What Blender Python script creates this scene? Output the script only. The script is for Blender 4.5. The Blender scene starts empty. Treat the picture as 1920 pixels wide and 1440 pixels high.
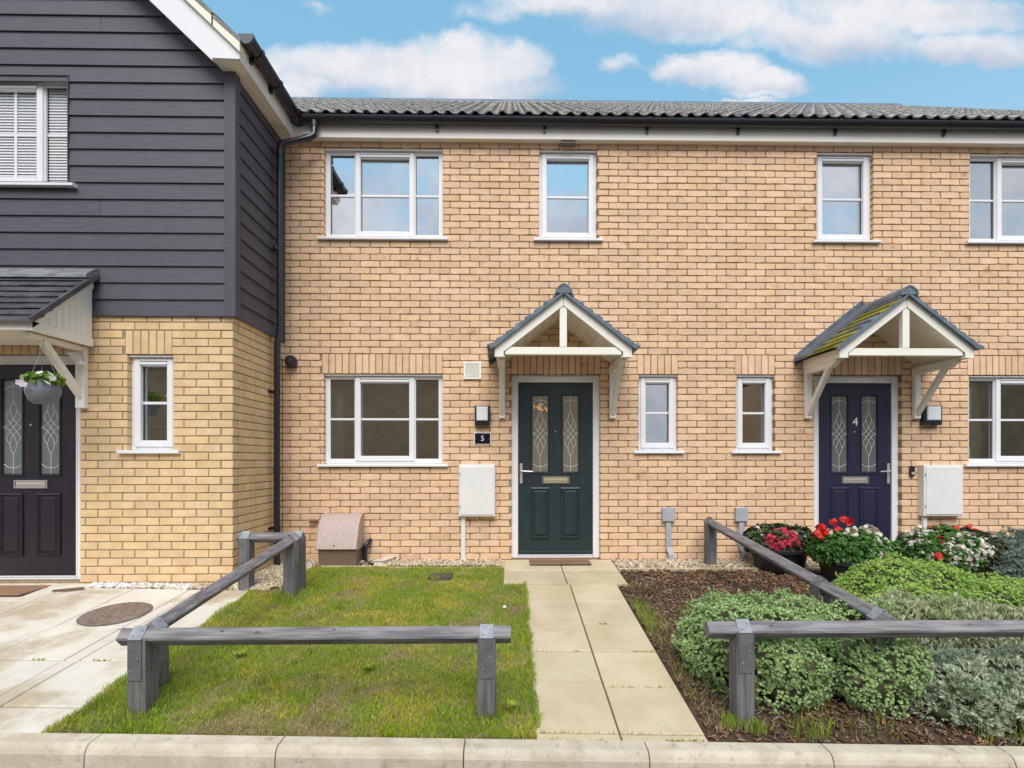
import bpy, math, random
import numpy as np
from mathutils import Vector, Matrix

# ------------------------------------------------------------------ camera, world, sun
scene = bpy.context.scene
COL = scene.collection
F = 1010.0            # focal length in pixels of the 1920 px wide photograph
TH = math.radians(0.9)
CAMZ = 1.15
PX0, PY0 = 973.0, 862.0
cam_d = bpy.data.cameras.new('camera'); cam = bpy.data.objects.new('camera', cam_d); COL.objects.link(cam)
cam.location = (0, 0, CAMZ); cam.rotation_euler = (math.pi/2, 0, -TH)
cam_d.sensor_width = 36; cam_d.lens = 36*F/1920
cam_d.shift_x = (960-PX0)/1920; cam_d.shift_y = (PY0-720)/1920
cam_d.clip_start = 0.05; cam_d.clip_end = 2000
scene.camera = cam
SUN_EL, SUN_AZ = math.radians(50), math.radians(181)      # sun behind the camera
scene.view_settings.view_transform = 'Standard'; scene.view_settings.look = 'None'
scene.view_settings.gamma = 1; scene.view_settings.exposure = 1.25
scene.view_settings.use_curve_mapping = False
scene.render.resolution_x = 1024; scene.render.resolution_y = 768

sun_d = bpy.data.lights.new('sun', 'SUN'); sun = bpy.data.objects.new('sun', sun_d); COL.objects.link(sun)
sun_d.energy = 1.45; sun_d.angle = math.radians(42); sun_d.color = (1, .95, .87)
sdir = Vector((math.sin(SUN_AZ)*math.cos(SUN_EL), math.cos(SUN_AZ)*math.cos(SUN_EL), math.sin(SUN_EL)))
sun.rotation_euler = sdir.to_track_quat('Z', 'Y').to_euler()

class NT:
    """tiny node-tree helper"""
    def __init__(s, nt): s.nt = nt
    def n(s, typ, **kw):
        nd = s.nt.nodes.new(typ)
        for k, v in kw.items(): setattr(nd, k, v)
        return nd
    def put(s, sock, v):
        if hasattr(v, 'is_output') or isinstance(v, bpy.types.NodeSocket): s.nt.links.new(v, sock)
        elif v is not None:
            if hasattr(sock, 'default_value') and hasattr(sock.default_value, '__len__') and len(sock.default_value) == 4 and len(v) == 3: v = (*v, 1)
            sock.default_value = v
    def math(s, op, a, b=None, c=None, clamp=False):
        nd = s.n('ShaderNodeMath', operation=op, use_clamp=clamp)
        s.put(nd.inputs[0], a)
        if b is not None: s.put(nd.inputs[1], b)
        if c is not None: s.put(nd.inputs[2], c)
        return nd.outputs[0]
    def mix(s, f, a, b, blend='MIX'):
        nd = s.n('ShaderNodeMix', data_type='RGBA', blend_type=blend)
        s.put(nd.inputs[0], f); s.put(nd.inputs[6], a); s.put(nd.inputs[7], b)
        return nd.outputs[2]
    def noise(s, vec, scale, detail=4, rough=.55, dist=0, out=0):
        nd = s.n('ShaderNodeTexNoise'); s.put(nd.inputs['Vector'], vec)
        nd.inputs['Scale'].default_value = scale; nd.inputs['Detail'].default_value = detail
        nd.inputs['Roughness'].default_value = rough; nd.inputs['Distortion'].default_value = dist
        return nd.outputs[out]
    def ramp(s, v, a, b):      # smooth map a..b -> 0..1
        nd = s.n('ShaderNodeMapRange', interpolation_type='SMOOTHSTEP'); s.put(nd.inputs[0], v)
        nd.inputs[1].default_value = a; nd.inputs[2].default_value = b
        return nd.outputs[0]

def make_world():
    w = bpy.data.worlds.new('World'); scene.world = w; w.use_nodes = True
    T = NT(w.node_tree); w.node_tree.nodes.clear()
    out = T.n('ShaderNodeOutputWorld'); bg = T.n('ShaderNodeBackground')
    sky = T.n('ShaderNodeTexSky', sky_type='NISHITA'); sky.sun_disc = False
    sky.sun_elevation = SUN_EL; sky.sun_rotation = SUN_AZ
    sky.air_density = 1.0; sky.dust_density = 0.6; sky.ozone_density = 2.0
    tc = T.n('ShaderNodeTexCoord'); gen = tc.outputs['Generated']
    sep = T.n('ShaderNodeSeparateXYZ'); T.put(sep.inputs[0], gen)
    dx, dy, dz = sep.outputs
    ady = T.math('MAXIMUM', dy, 0.02)
    u0 = T.math('DIVIDE', dx, ady); v0 = T.math('DIVIDE', dz, ady)
    cmb = T.n('ShaderNodeCombineXYZ'); T.put(cmb.inputs[0], u0); T.put(cmb.inputs[1], v0)
    nz = T.noise(cmb.outputs[0], 9, 7, .62, out=1)
    ns = T.n('ShaderNodeSeparateXYZ'); T.put(ns.inputs[0], nz)
    u = T.math('ADD', u0, T.math('MULTIPLY', T.math('SUBTRACT', ns.outputs[0], .5), .11))
    v = T.math('ADD', v0, T.math('MULTIPLY', T.math('SUBTRACT', ns.outputs[1], .5), .085))
    blobs = [(868,122,112,66,1),(965,128,72,48,1),(770,135,110,48,1),(640,140,150,52,.9),(540,140,100,44,.7),(860,170,190,42,.8),(560,184,60,16,.8),
             (1345,128,92,36,1),(1280,122,60,24,.9),(1435,155,88,28,.95),(1400,192,60,10,.7),
             (1090,8,190,28,.7),(1330,22,260,50,.85),(1555,66,180,48,.95),(1830,78,140,34,.9),(1700,15,300,45,.8),(1160,114,50,16,.45),(930,22,80,18,.4),(600,20,30,12,.3)]
    acc = None; hacc = None
    for px, py, rx, ry, k in blobs:
        a = T.math('DIVIDE', T.math('SUBTRACT', u, (px-957)/F), rx/F)
        b = T.math('DIVIDE', T.math('SUBTRACT', v, (PY0-py)/F), ry/F)
        d = T.math('ADD', T.math('MULTIPLY', a, a), T.math('MULTIPLY', b, b))
        m = T.math('MULTIPLY', T.math('SUBTRACT', 1.25, d), k)
        acc = m if acc is None else T.math('SMOOTH_MAX', acc, m, .15)
        hb = T.math('ADD', b, T.math('MULTIPLY', m, 0)) if hacc is None else None
        sh = T.math('SUBTRACT', T.math('MULTIPLY', b, 1.0), T.math('MULTIPLY', d, .55))
        hacc = sh if hacc is None else T.math('SMOOTH_MAX', hacc, sh, .2)
    cm = T.ramp(T.math('ADD', acc, T.math('MULTIPLY', T.math('SUBTRACT', T.noise(cmb.outputs[0], 14, 9, .7), .5), 1.5)), -.20, 1.0)
    # same broken cloud all round, on a flat cloud layer
    den = T.math('ADD', T.math('MAXIMUM', dz, 0), .22)
    c2 = T.n('ShaderNodeCombineXYZ'); T.put(c2.inputs[0], T.math('DIVIDE', dx, den)); T.put(c2.inputs[1], T.math('DIVIDE', dy, den)); c2.inputs[2].default_value = 3.1
    n2 = T.noise(c2.outputs[0], 1.25, 8, .58)
    gm = T.ramp(T.math('ADD', n2, T.math('MULTIPLY', T.ramp(T.math('MULTIPLY', dz, -1), -.50, -.38), .13)), .44, .60)
    front = T.math('MULTIPLY', T.ramp(dy, .1, .35), T.ramp(T.math('MULTIPLY', dz, -1), -.80, -.70))
    mask = T.math('ADD', T.math('MULTIPLY', cm, front), T.math('MULTIPLY', gm, T.math('SUBTRACT', 1, front)))
    # cloud shade: own lit tops and greyer bases
    tex = T.noise(gen, 9, 8, .6)
    hsh = T.ramp(T.math('ADD', hacc, T.math('MULTIPLY', T.math('SUBTRACT', tex, .5), 3.2)), -1.3, .8)
    hs2 = T.ramp(tex, .3, .65)
    hh = T.math('ADD', T.math('MULTIPLY', hsh, front), T.math('MULTIPLY', hs2, T.math('SUBTRACT', 1, front)))
    ccol = T.mix(hh, (3.1, 3.45, 4.15), (5.1, 5.05, 5.15))
    # clear sky, lifted by thin high haze
    clear = T.mix(.62, T.mix(1, sky.outputs[0], (.95, 1.22, 1.12), 'MULTIPLY'), (1.7, 3.6, 5.1))
    clear = T.mix(T.math('MULTIPLY', T.ramp(T.math('MULTIPLY', dz, -1), -.62, -.15), .8), clear, (3.1, 4.2, 4.9))
    T.put(bg.inputs[0], T.mix(T.math('MULTIPLY', mask, .97), clear, ccol))
    bg.inputs[1].default_value = 0.075
    T.nt.links.new(bg.outputs[0], out.inputs[0])
make_world()

# ------------------------------------------------------------------ photograph -> place
ct, st = math.cos(TH), math.sin(TH)
def at(px, py, Y):
    a = (px-PX0)/F; b = (PY0-py)/F
    dx, dy, dz = a*ct+st, ct-a*st, b
    t = Y/dy
    return Vector((dx*t, Y, CAMZ+dz*t))
def proj(x, y, z):
    d = x*st+y*ct
    return PX0+F*(x*ct-y*st)/d, PY0-F*(z-CAMZ)/d
Y0, Y1 = 6.11, 5.03                 # main facade, left house facade
YK = 2.76                           # back of kerb
XS = -2.57                          # side wall of the left house
PARTY = 2.24
def G(x, y):                        # ground height
    hk = 1.437+.022*x; h5 = 1.205+.019*min(max(x, -4), 0); hw = 1.14
    if y >= 5.2: h = h5+(hw-h5)*min((y-5.2)/.9, 1)
    else: h = h5+(hk-h5)*(5.2-y)/(5.2-YK)
    return CAMZ-h
Gv = np.vectorize(G)

# ------------------------------------------------------------------ materials
MATS = {}
def mat(name, c1, c2=None, scale=6, rough=.6, bump=0, bscale=60, rnd=0, rough2=None, metal=0, stain=None, spec=.5, stretch=None, lo=.35, hi=.65, objrnd=True, emit=None, coat=0, trans=0, stain_sc=1.3, stain_lo=.6, stain_hi=.78, hue=0):
    m = bpy.data.materials.new(name); m.use_nodes = True; nt = m.node_tree; nt.nodes.clear(); T = NT(nt)
    out = T.n('ShaderNodeOutputMaterial'); p = T.n('ShaderNodeBsdfPrincipled')
    geo = T.n('ShaderNodeNewGeometry'); pos = geo.outputs['Position']
    if stretch:
        mp = T.n('ShaderNodeMapping'); T.put(mp.inputs[0], pos); mp.inputs['Scale'].default_value = stretch; spos = mp.outputs[0]
    else: spos = pos
    col = c1
    if c2 is not None: col = T.mix(T.ramp(T.noise(spos, scale, 6, .6), lo, hi), c1, c2)
    if rnd:
        r = geo.outputs['Random Per Island']
        if objrnd:
            oi = T.n('ShaderNodeObjectInfo'); r = T.math('FRACT', T.math('ADD', r, oi.outputs['Random']))
        k = T.math('ADD', 1-rnd, T.math('MULTIPLY', r, 2*rnd))
        wn = T.n('ShaderNodeTexWhiteNoise', noise_dimensions='1D'); T.put(wn.inputs['W'], r)
        hs = T.n('ShaderNodeHueSaturation'); T.put(hs.inputs['Color'], col); T.put(hs.inputs['Value'], k)
        T.put(hs.inputs['Hue'], T.math('ADD', .5-hue/2, T.math('MULTIPLY', wn.outputs[0], hue)))
        T.put(hs.inputs['Saturation'], T.math('ADD', 1-rnd*.6, T.math('MULTIPLY', wn.outputs[0], rnd*1.2)))
        col = hs.outputs[0]
    if stain:
        col = T.mix(T.math('MULTIPLY', T.ramp(T.noise(pos, stain_sc, 7, .65), stain_lo, stain_hi), .8), col, stain)
    T.put(p.inputs['Base Color'], col)
    p.inputs['Metallic'].default_value = metal; p.inputs['Specular IOR Level'].default_value = spec
    if rough2 is not None: T.put(p.inputs['Roughness'], T.math('ADD', rough, T.math('MULTIPLY', T.noise(pos, scale*2, 4), rough2-rough)))
    else: p.inputs['Roughness'].default_value = rough
    if coat: p.inputs['Coat Weight'].default_value = coat
    if bump:
        bm_ = T.n('ShaderNodeBump'); bm_.inputs['Strength'].default_value = bump; bm_.inputs['Distance'].default_value = .004
        T.put(bm_.inputs['Height'], T.noise(spos if stretch else pos, bscale, 6, .65)); T.put(p.inputs['Normal'], bm_.outputs[0])
    if emit:
        p.inputs['Emission Color'].default_value = (*emit[0], 1); p.inputs['Emission Strength'].default_value = emit[1]
    sh = p.outputs[0]
    if trans:
        tr = T.n('ShaderNodeBsdfTranslucent'); T.put(tr.inputs[0], col)
        mx = T.n('ShaderNodeMixShader'); mx.inputs[0].default_value = trans
        nt.links.new(sh, mx.inputs[1]); nt.links.new(tr.outputs[0], mx.inputs[2]); sh = mx.outputs[0]
    nt.links.new(sh, out.inputs[0]); MATS[name] = m; return m

def glass(name, fac, tint=(1, 1, 1), rough=0., body=None, bodyfac=.3, bump=0):
    m = bpy.data.materials.new(name); m.use_nodes = True; nt = m.node_tree; nt.nodes.clear(); T = NT(nt)
    out = T.n('ShaderNodeOutputMaterial')
    tr = T.n('ShaderNodeBsdfTransparent'); tr.inputs[0].default_value = (*tint, 1)
    gl = T.n('ShaderNodeBsdfGlossy'); gl.inputs['Roughness'].default_value = rough; gl.inputs[0].default_value = (.95, .97, 1, 1)
    if bump:
        b = T.n('ShaderNodeBump'); b.inputs['Strength'].default_value = bump; b.inputs['Distance'].default_value = .003
        g = T.n('ShaderNodeNewGeometry'); T.put(b.inputs['Height'], T.noise(g.outputs['Position'], 55, 3)); T.put(gl.inputs['Normal'], b.outputs[0])
    mx = T.n('ShaderNodeMixShader'); fr = T.n('ShaderNodeFresnel'); fr.inputs[0].default_value = 1.5
    T.put(mx.inputs[0], T.math('ADD', fac, fr.outputs[0], clamp=True)); nt.links.new(tr.outputs[0], mx.inputs[1]); nt.links.new(gl.outputs[0], mx.inputs[2])
    sh = mx.outputs[0]
    if body:
        df = T.n('ShaderNodeBsdfDiffuse'); df.inputs[0].default_value = (*body, 1)
        m2 = T.n('ShaderNodeMixShader'); m2.inputs[0].default_value = bodyfac
        nt.links.new(sh, m2.inputs[1]); nt.links.new(df.outputs[0], m2.inputs[2]); sh = m2.outputs[0]
    nt.links.new(sh, out.inputs[0]); return m

M_BRICK = mat('buff_brick', (.73, .485, .315), (.80, .555, .375), 9, .85, .6, 140, rnd=.085, stain=(.45, .25, .11), stain_sc=5.5, stain_lo=.61, stain_hi=.76, hue=.008, spec=.2)
M_BRICKL = mat('yellow_brick', (.69, .475, .265), (.765, .55, .325), 8, .85, .35, 160, rnd=.07, stain=(.46, .29, .10), stain_sc=5, stain_lo=.68, stain_hi=.82, hue=.010, spec=.2)
M_MORTAR = mat('brown_mortar', (.27, .165, .105), (.37, .245, .16), 30, .95, .5, 150, spec=.1)
M_MORTARL = mat('grey_mortar', (.27, .22, .15), (.35, .29, .21), 30, .95, .5, 150, spec=.1)
M_WHITE = mat('white_upvc', (.80, .79, .82), rough=.32, spec=.5)
M_SILL = mat('white_sill', (.76, .76, .80), rough=.35)
M_FASCIA = mat('white_fascia', (.86, .785, .735), (.90, .84, .80), 2, .4)
M_CANW = mat('cream_white_paint', (.87, .82, .745), (.90, .855, .79), 3, .5, .1, 40)
M_SOFF = mat('cream_soffit', (.84, .77, .65), (.87, .81, .70), 3, .55)
M_CLAD = mat('charcoal_cladding', (.074, .067, .088), (.096, .087, .109), 5, .55, .25, 90, rnd=.08, stretch=(1, 1, 14), spec=.4, stain=(.14, .13, .15), stain_sc=2.2, stain_lo=.60, stain_hi=.85)
M_CLADS = mat('charcoal_cladding_side', (.074, .067, .088), (.096, .087, .109), 5, .75, .25, 90, rnd=.07, stretch=(1, 1, 14), spec=.4)
M_BLACKP = mat('black_plastic', (.018, .018, .026), rough=.28, spec=.6)
M_BLACKM = mat('black_matt', (.012, .012, .016), rough=.6)
M_ROOF = mat('weathered_roof_tile', (.06, .053, .048), (.215, .19, .17), 7, .34, .5, 60, rnd=.2, spec=.7, lo=.3, hi=.7)
M_SLATE = mat('dark_slate', (.055, .05, .06), (.10, .095, .11), 6, .35, .4, 60, rnd=.18, spec=.6)
M_CTILE = mat('blue_grey_tile', (.10, .13, .17), (.16, .20, .25), 10, .5, .4, 70, rnd=.12)
M_MOSS = mat('mossy_tile', (.12, .14, .12), (.27, .26, .05), 9, .85, .8, 60, rnd=.15, lo=.28, hi=.44, spec=.2)
M_LEAD = mat('blue_grey_lead', (.085, .105, .14), (.13, .155, .20), 8, .42, .3, 30, metal=.2)
M_WOOD = mat('grey_stained_timber', (.125, .112, .12), (.27, .25, .26), 3.2, .72, .7, 30, rnd=.10, stain=(.15, .16, .12), stain_sc=2.5, stretch=(1, 6, 14))
M_WOODS = mat('grey_stained_timber_side', (.135, .12, .13), (.26, .24, .25), 3.2, .72, .5, 30, rnd=.10, stretch=(14, 1, 14))
M_WOODP = mat('grey_stained_post', (.105, .096, .108), (.20, .185, .195), 3.2, .75, .7, 30, rnd=.08, stain=(.13, .14, .10), stain_sc=5, stain_lo=.52, stretch=(14, 14, 1))
M_KNOT = mat('dark_knot', (.085, .072, .078), rough=.8)
M_STEEL = mat('galvanised_strap', (.25, .26, .30), (.34, .35, .39), 14, .6, .15, 40, metal=.2, spec=.3)
M_STEELD = mat('painted_strap', (.15, .14, .155), (.20, .19, .20), 14, .5, .15, 40, metal=.3)
M_CHROME = mat('brushed_metal', (.66, .60, .57), rough=.35, metal=.55)
M_BRASS = mat('pale_gold_metal', (.68, .60, .42), rough=.35, metal=.55)
M_DGREEN = mat('dark_green_door', (.018, .030, .036), (.022, .036, .042), 3, .38, .15, 60, stretch=(20, 20, 1))
M_DNAVY = mat('navy_door', (.018, .018, .046), (.023, .022, .054), 3, .36, .15, 60, stretch=(20, 20, 1))
M_DBLACK = mat('black_door', (.018, .012, .020), (.023, .016, .025), 3, .36, .15, 60, stretch=(20, 20, 1))
M_CAME = mat('white_leading', (.78, .76, .68), rough=.4)
M_DGLASS = glass('obscured_glass', .16, (.85, .80, .74), .16, (.34, .30, .26), .55, bump=.7)
M_DGLASSG = glass('obscured_glass_grey', .18, (.7, .72, .72), .16, (.20, .21, .22), .6, bump=.7)
M_GLASS = glass('window_glass', .60)
M_GLASSD = glass('window_glass_lower', .34)
M_GLASSB = glass('window_glass_clear', .05)
M_METER = mat('white_cupboard', (.76, .74, .74), (.80, .78, .78), 3, .45)
M_GREYBOX = mat('grey_cable_box', (.36, .38, .43), (.41, .43, .48), 6, .5)
M_GAS = mat('faded_brown_plastic', (.44, .33, .31), (.50, .39, .365), 5, .6, .1, 30, stain=(.34, .25, .235), stretch=(8, 8, 1.2))
M_GASB = mat('brown_plastic_base', (.19, .125, .09), rough=.6)
M_PATH = mat('cream_paving', (.515, .42, .275), (.585, .49, .34), 3, .85, .6, 190, rnd=.06, stain=(.35, .30, .17), stain_sc=2.2, stain_lo=.54, stain_hi=.80)
M_PATIO = mat('grey_cream_paving', (.66, .60, .53), (.72, .665, .60), 2, .82, .5, 190, rnd=.03, stain=(.42, .325, .20), stain_sc=1.7, stain_lo=.46, stain_hi=.64)
M_BED = mat('dark_joint_soil', (.035, .03, .02), (.06, .055, .03), 20, .95, .6, 80)
M_KERB = mat('pale_concrete_kerb', (.53, .445, .34), (.645, .56, .45), 7, .9, 1.0, 120, rnd=.05, stain=(.25, .22, .15), stain_sc=16, stain_lo=.54, stain_hi=.74)
M_ASPH = mat('asphalt', (.045, .045, .048), (.06, .06, .062), 30, .9, .8, 200)
M_SOIL = mat('dark_soil', (.055, .032, .02), (.10, .06, .035), 14, .95, 1, 60)
M_TURF = mat('turf_ground', (.16, .17, .035), (.27, .21, .09), 7, .95, .8, 60)
M_FIELD = mat('far_grass_ground', (.07, .09, .03), (.10, .11, .04), .5, .95)
M_CHIP = mat('bark_chip', (.12, .072, .048), (.235, .145, .095), 5, .85, .4, 60, rnd=.6, hue=.015, spec=.2)
M_CHIPL = mat('pale_bark_chip', (.34, .20, .115), (.42, .27, .15), 5, .8, rnd=.35, spec=.2)
M_PEB = mat('mixed_pebble', (.48, .38, .26), (.58, .49, .38), 7, .7, rnd=.45, hue=.03)
M_PEBW = mat('white_chipping', (.68, .66, .67), (.74, .72, .71), 7, .7, rnd=.2)
M_MANH = mat('rusty_grit_cover', (.15, .105, .085), (.27, .20, .165), 30, .9, .9, 120)
M_IRON = mat('dark_cover', (.055, .045, .045), (.085, .07, .065), 20, .7, .5, 80)
M_MAT = mat('brown_coir', (.20, .115, .07), (.26, .155, .10), 10, .95, 1, 200)
M_MATO = mat('orange_brown_coir', (.36, .17, .065), (.27, .17, .12), 3, .95, 1, 200, lo=.4, hi=.6)
M_POT = mat('black_plant_pot', (.022, .020, .026), (.035, .032, .038), 6, .5)
M_BASKET = mat('grey_woven_basket', (.15, .16, .19), (.20, .21, .24), 40, .8, .8, 80)
M_ROOM = mat('dim_room', (.30, .27, .24), rough=.9)
M_CARPET = mat('room_floor', (.20, .17, .15), rough=.95)
M_CURT = mat('white_curtain', (.72, .72, .76), (.78, .78, .82), 4, .9, trans=.3)
M_CURTD = mat('grey_curtain', (.50, .46, .42), (.56, .52, .48), 4, .9)
M_BLIND = mat('white_blind_slat', (.86, .86, .88), rough=.6, trans=.25)
M_LAMPW = mat('white_diffuser', (.78, .79, .82), rough=.3)
M_GLOW = mat('warm_lamp', (1, .7, .35), emit=((1, .56, .2), 1.6))
M_ORN = mat('white_ornament', (.82, .80, .77), rough=.5)
M_PINE = mat('pine_wood', (.55, .36, .16), rough=.6)
def leafmat(name, c1, c2, scale=5, rnd=.3, tr=.25, rough=.55, lo=.35, hi=.65, spec=.35, hue=.02, **kw):
    return mat(name, c1, c2, scale, rough, rnd=rnd, trans=tr, lo=lo, hi=hi, spec=spec, hue=hue, objrnd=False, **kw)
M_GRASS = leafmat('grass_blade', (.33, .45, .03), (.61, .54, .10), 2.6, .42, .4, stain=(.16, .28, .02), stain_sc=7, stain_lo=.52, stain_hi=.70, lo=.43, hi=.68)
M_GRASSY = leafmat('long_grass', (.25, .36, .045), (.37, .40, .08), 4, .3, .3)
M_STRAW = leafmat('dry_grass', (.46, .37, .19), (.38, .31, .15), 4, .35, .25)
M_HEBE = leafmat('hebe_leaf', (.40, .58, .15), (.52, .66, .20), 3.5, .28, .3)
M_HEBEB = leafmat('hebe_leaf_bluish', (.41, .56, .25), (.55, .68, .34), 3.5, .28, .3)
M_SILV = leafmat('silver_leaf', (.46, .54, .38), (.66, .71, .56), 7, .3, .25)
M_SILVB = leafmat('silver_green_leaf', (.42, .52, .24), (.62, .64, .43), 5, .3, .25)
M_SILVD = leafmat('blue_grey_leaf', (.22, .29, .24), (.34, .41, .34), 5, .3, .2)
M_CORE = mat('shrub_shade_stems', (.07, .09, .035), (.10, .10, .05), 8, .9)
M_TWIG = mat('brown_twig', (.12, .075, .05), rough=.85, rnd=.3)
M_GER = leafmat('geranium_leaf', (.075, .17, .04), (.12, .25, .06), 6, .3, .25)
M_DKLEAF = leafmat('dark_begonia_leaf', (.05, .06, .03), (.085, .11, .04), 7, .35, .15)
M_LIME = leafmat('bright_leaf', (.17, .32, .03), (.26, .42, .05), 6, .3, .35)
M_RED = mat('red_petal', (.72, .02, .02), (.80, .05, .03), 20, .5, rnd=.15, trans=.2)
M_CRIM = mat('crimson_petal', (.50, .012, .06), (.66, .03, .12), 20, .5, rnd=.25, trans=.2)
M_WPET = mat('white_petal', (.84, .80, .74), (.80, .72, .62), 16, .5, rnd=.08, trans=.2)
M_PPET = mat('pink_white_petal', (.84, .72, .82), (.85, .82, .86), 30, .5, rnd=.08, trans=.2)
M_OBRICK = mat('brown_boards', (.60, .34, .18), (.68, .42, .24), 3, .9)
M_OROOF = mat('brown_roof', (.10, .07, .055), (.13, .095, .075), 3, .8, rnd=.2)

# ------------------------------------------------------------------ mesh helpers
def wloc(o):
    v = Vector((0, 0, 0))
    while o is not None: v += o.location; o = o.parent
    return v
def link(name, me, parent=None, loc=None, rot=None):
    o = bpy.data.objects.new(name, me); COL.objects.link(o)
    if parent: o.parent = parent
    if loc is not None: o.location = Vector(loc)-(wloc(parent) if parent else Vector((0, 0, 0)))
    if rot is not None: o.rotation_euler = rot
    return o
def mesh(name, V, Fc, m, smooth=False):
    me = bpy.data.meshes.new(name); me.from_pydata([tuple(v) for v in V], [], Fc)
    for x in (m if isinstance(m, (list, tuple)) else [m]): me.materials.append(x)
    if smooth: me.polygons.foreach_set('use_smooth', [True]*len(me.polygons))
    me.update(); return me
def fast_mesh(name, V, Q, m, k, smooth=False):
    """V (n,3) array, Q (f,k) array of k-gons"""
    me = bpy.data.meshes.new(name); V = np.asarray(V, dtype=np.float32); Q = np.asarray(Q, dtype=np.int32)
    me.vertices.add(len(V)); me.vertices.foreach_set('co', V.ravel())
    me.loops.add(Q.size); me.loops.foreach_set('vertex_index', Q.ravel())
    me.polygons.add(len(Q)); me.polygons.foreach_set('loop_start', np.arange(0, Q.size, k, dtype=np.int32))
    me.polygons.foreach_set('loop_total', np.full(len(Q), k, dtype=np.int32))
    me.materials.append(m); me.update(calc_edges=True); me.validate()
    if smooth: me.polygons.foreach_set('use_smooth', [True]*len(me.polygons))
    return me

class MB:
    def __init__(s): s.V = []; s.F = []
    def add(s, V, Fc):
        n = len(s.V); s.V += [Vector(v) for v in V]; s.F += [tuple(i+n for i in f) for f in Fc]; return s
    def box(s, x0, x1, y0, y1, z0, z1):
        return s.add([(x0,y0,z0),(x1,y0,z0),(x1,y1,z0),(x0,y1,z0),(x0,y0,z1),(x1,y0,z1),(x1,y1,z1),(x0,y1,z1)],
                     [(0,3,2,1),(4,5,6,7),(0,1,5,4),(1,2,6,5),(2,3,7,6),(3,0,4,7)])
    def cbox(s, x0, x1, y0, y1, z0, z1, b=.004):     # box with chamfered front (-y) edges
        V = [(x0+b,y0,z0+b),(x1-b,y0,z0+b),(x1-b,y0,z1-b),(x0+b,y0,z1-b),(x0,y0+b,z0),(x1,y0+b,z0),(x1,y0+b,z1),(x0,y0+b,z1),(x0,y1,z0),(x1,y1,z0),(x1,y1,z1),(x0,y1,z1)]
        Fc = [(0,1,2,3)]+[(i,4+i,4+(i+1)%4,(i+1)%4) for i in range(4)]+[(4+i,8+i,8+(i+1)%4,4+(i+1)%4) for i in range(4)]+[(8,11,10,9)]
        return s.add(V, Fc)
    def prism(s, pts, axis, a, b):                   # polygon extruded along an axis; pts in the two other axes
        def mk(p, t):
            return {'x': (t, p[0], p[1]), 'y': (p[0], t, p[1]), 'z': (p[0], p[1], t)}[axis]
        n = len(pts); V = [mk(p, a) for p in pts]+[mk(p, b) for p in pts]
        Fc = [tuple(range(n)), tuple(range(2*n-1, n-1, -1))]+[(i, (i+1) % n, n+(i+1) % n, n+i) for i in range(n)]
        return s.add(V, Fc)
    def bar(s, p, q, w, h, up=(0, 0, 1), off=0):     # rectangular bar p->q ; off rotates the section
        p, q = Vector(p), Vector(q); d = (q-p).normalized(); r = d.cross(Vector(up)).normalized(); u = r.cross(d)
        if off: R = Matrix.Rotation(off, 3, d); r = R @ r; u = R @ u
        V = []
        for c in (p, q):
            for a, b in ((-1,-1),(1,-1),(1,1),(-1,1)): V.append(c+r*(a*w/2)+u*(b*h/2))
        return s.add(V, [(0,1,2,3),(7,6,5,4),(0,4,5,1),(1,5,6,2),(2,6,7,3),(3,7,4,0)])
    def tube(s, pts, r, n=10, caps=True, closed=False):
        pts = [Vector(p) for p in pts]; V = []; Fc = []; m = len(pts)
        rr = r if isinstance(r, (list, tuple)) else [r]*m
        prev = None
        for i, p in enumerate(pts):
            d = ((pts[min(i+1, m-1)]-p).normalized()+(p-pts[max(i-1, 0)]).normalized()).normalized()
            ref = prev if prev is not None else (Vector((0, 0, 1)) if abs(d.z) < .9 else Vector((0, 1, 0)))
            a = (ref-d*ref.dot(d)).normalized(); b = d.cross(a); prev = a
            for k in range(n):
                t = 2*math.pi*k/n; V.append(p+(a*math.cos(t)+b*math.sin(t))*rr[i])
        for i in range(m-1):
            for k in range(n): Fc.append((i*n+k, i*n+(k+1) % n, (i+1)*n+(k+1) % n, (i+1)*n+k))
        if caps: Fc += [tuple(range(n-1, -1, -1)), tuple((m-1)*n+k for k in range(n))]
        return s.add(V, Fc)
    def lathe(s, prof, c, n=24, cap=True):
        V = []; Fc = []; m = len(prof)
        for r, z in prof:
            for k in range(n): t = 2*math.pi*k/n; V.append((c[0]+r*math.cos(t), c[1]+r*math.sin(t), c[2]+z))
        for i in range(m-1):
            for k in range(n): Fc.append((i*n+k, i*n+(k+1) % n, (i+1)*n+(k+1) % n, (i+1)*n+k))
        if cap: Fc += [tuple(range(n-1, -1, -1)), tuple((m-1)*n+k for k in range(n))]
        return s.add(V, Fc)
    def ring(s, x0, x1, z0, z1, w, y0, y1, wt=None, wb=None):          # rectangular frame
        wt = wt or w; wb = wb or w
        s.box(x0, x0+w, y0, y1, z0, z1); s.box(x1-w, x1, y0, y1, z0, z1)
        s.box(x0+w, x1-w, y0, y1, z1-wt, z1); s.box(x0+w, x1-w, y0, y1, z0, z0+wb); return s
    def build(s, name, m, parent=None, bevel=0, smooth=False, seg=1):
        o0 = wloc(parent) if parent else Vector((0, 0, 0))
        me = mesh(name, [v-o0 for v in s.V], s.F, m, smooth)
        o = bpy.data.objects.new(name, me); COL.objects.link(o)
        if parent: o.parent = parent
        if bevel:
            md = o.modifiers.new('bevel', 'BEVEL'); md.width = bevel; md.segments = seg; md.limit_method = 'ANGLE'
        if smooth:
            try: me.set_sharp_from_angle(angle=math.radians(40))
            except Exception: pass
        return o
def tag(o, label=None, cat=None, group=None, kind=None):
    if label: o['label'] = label
    if cat: o['category'] = cat
    if group: o['group'] = group
    if kind: o['kind'] = kind
    return o
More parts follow.
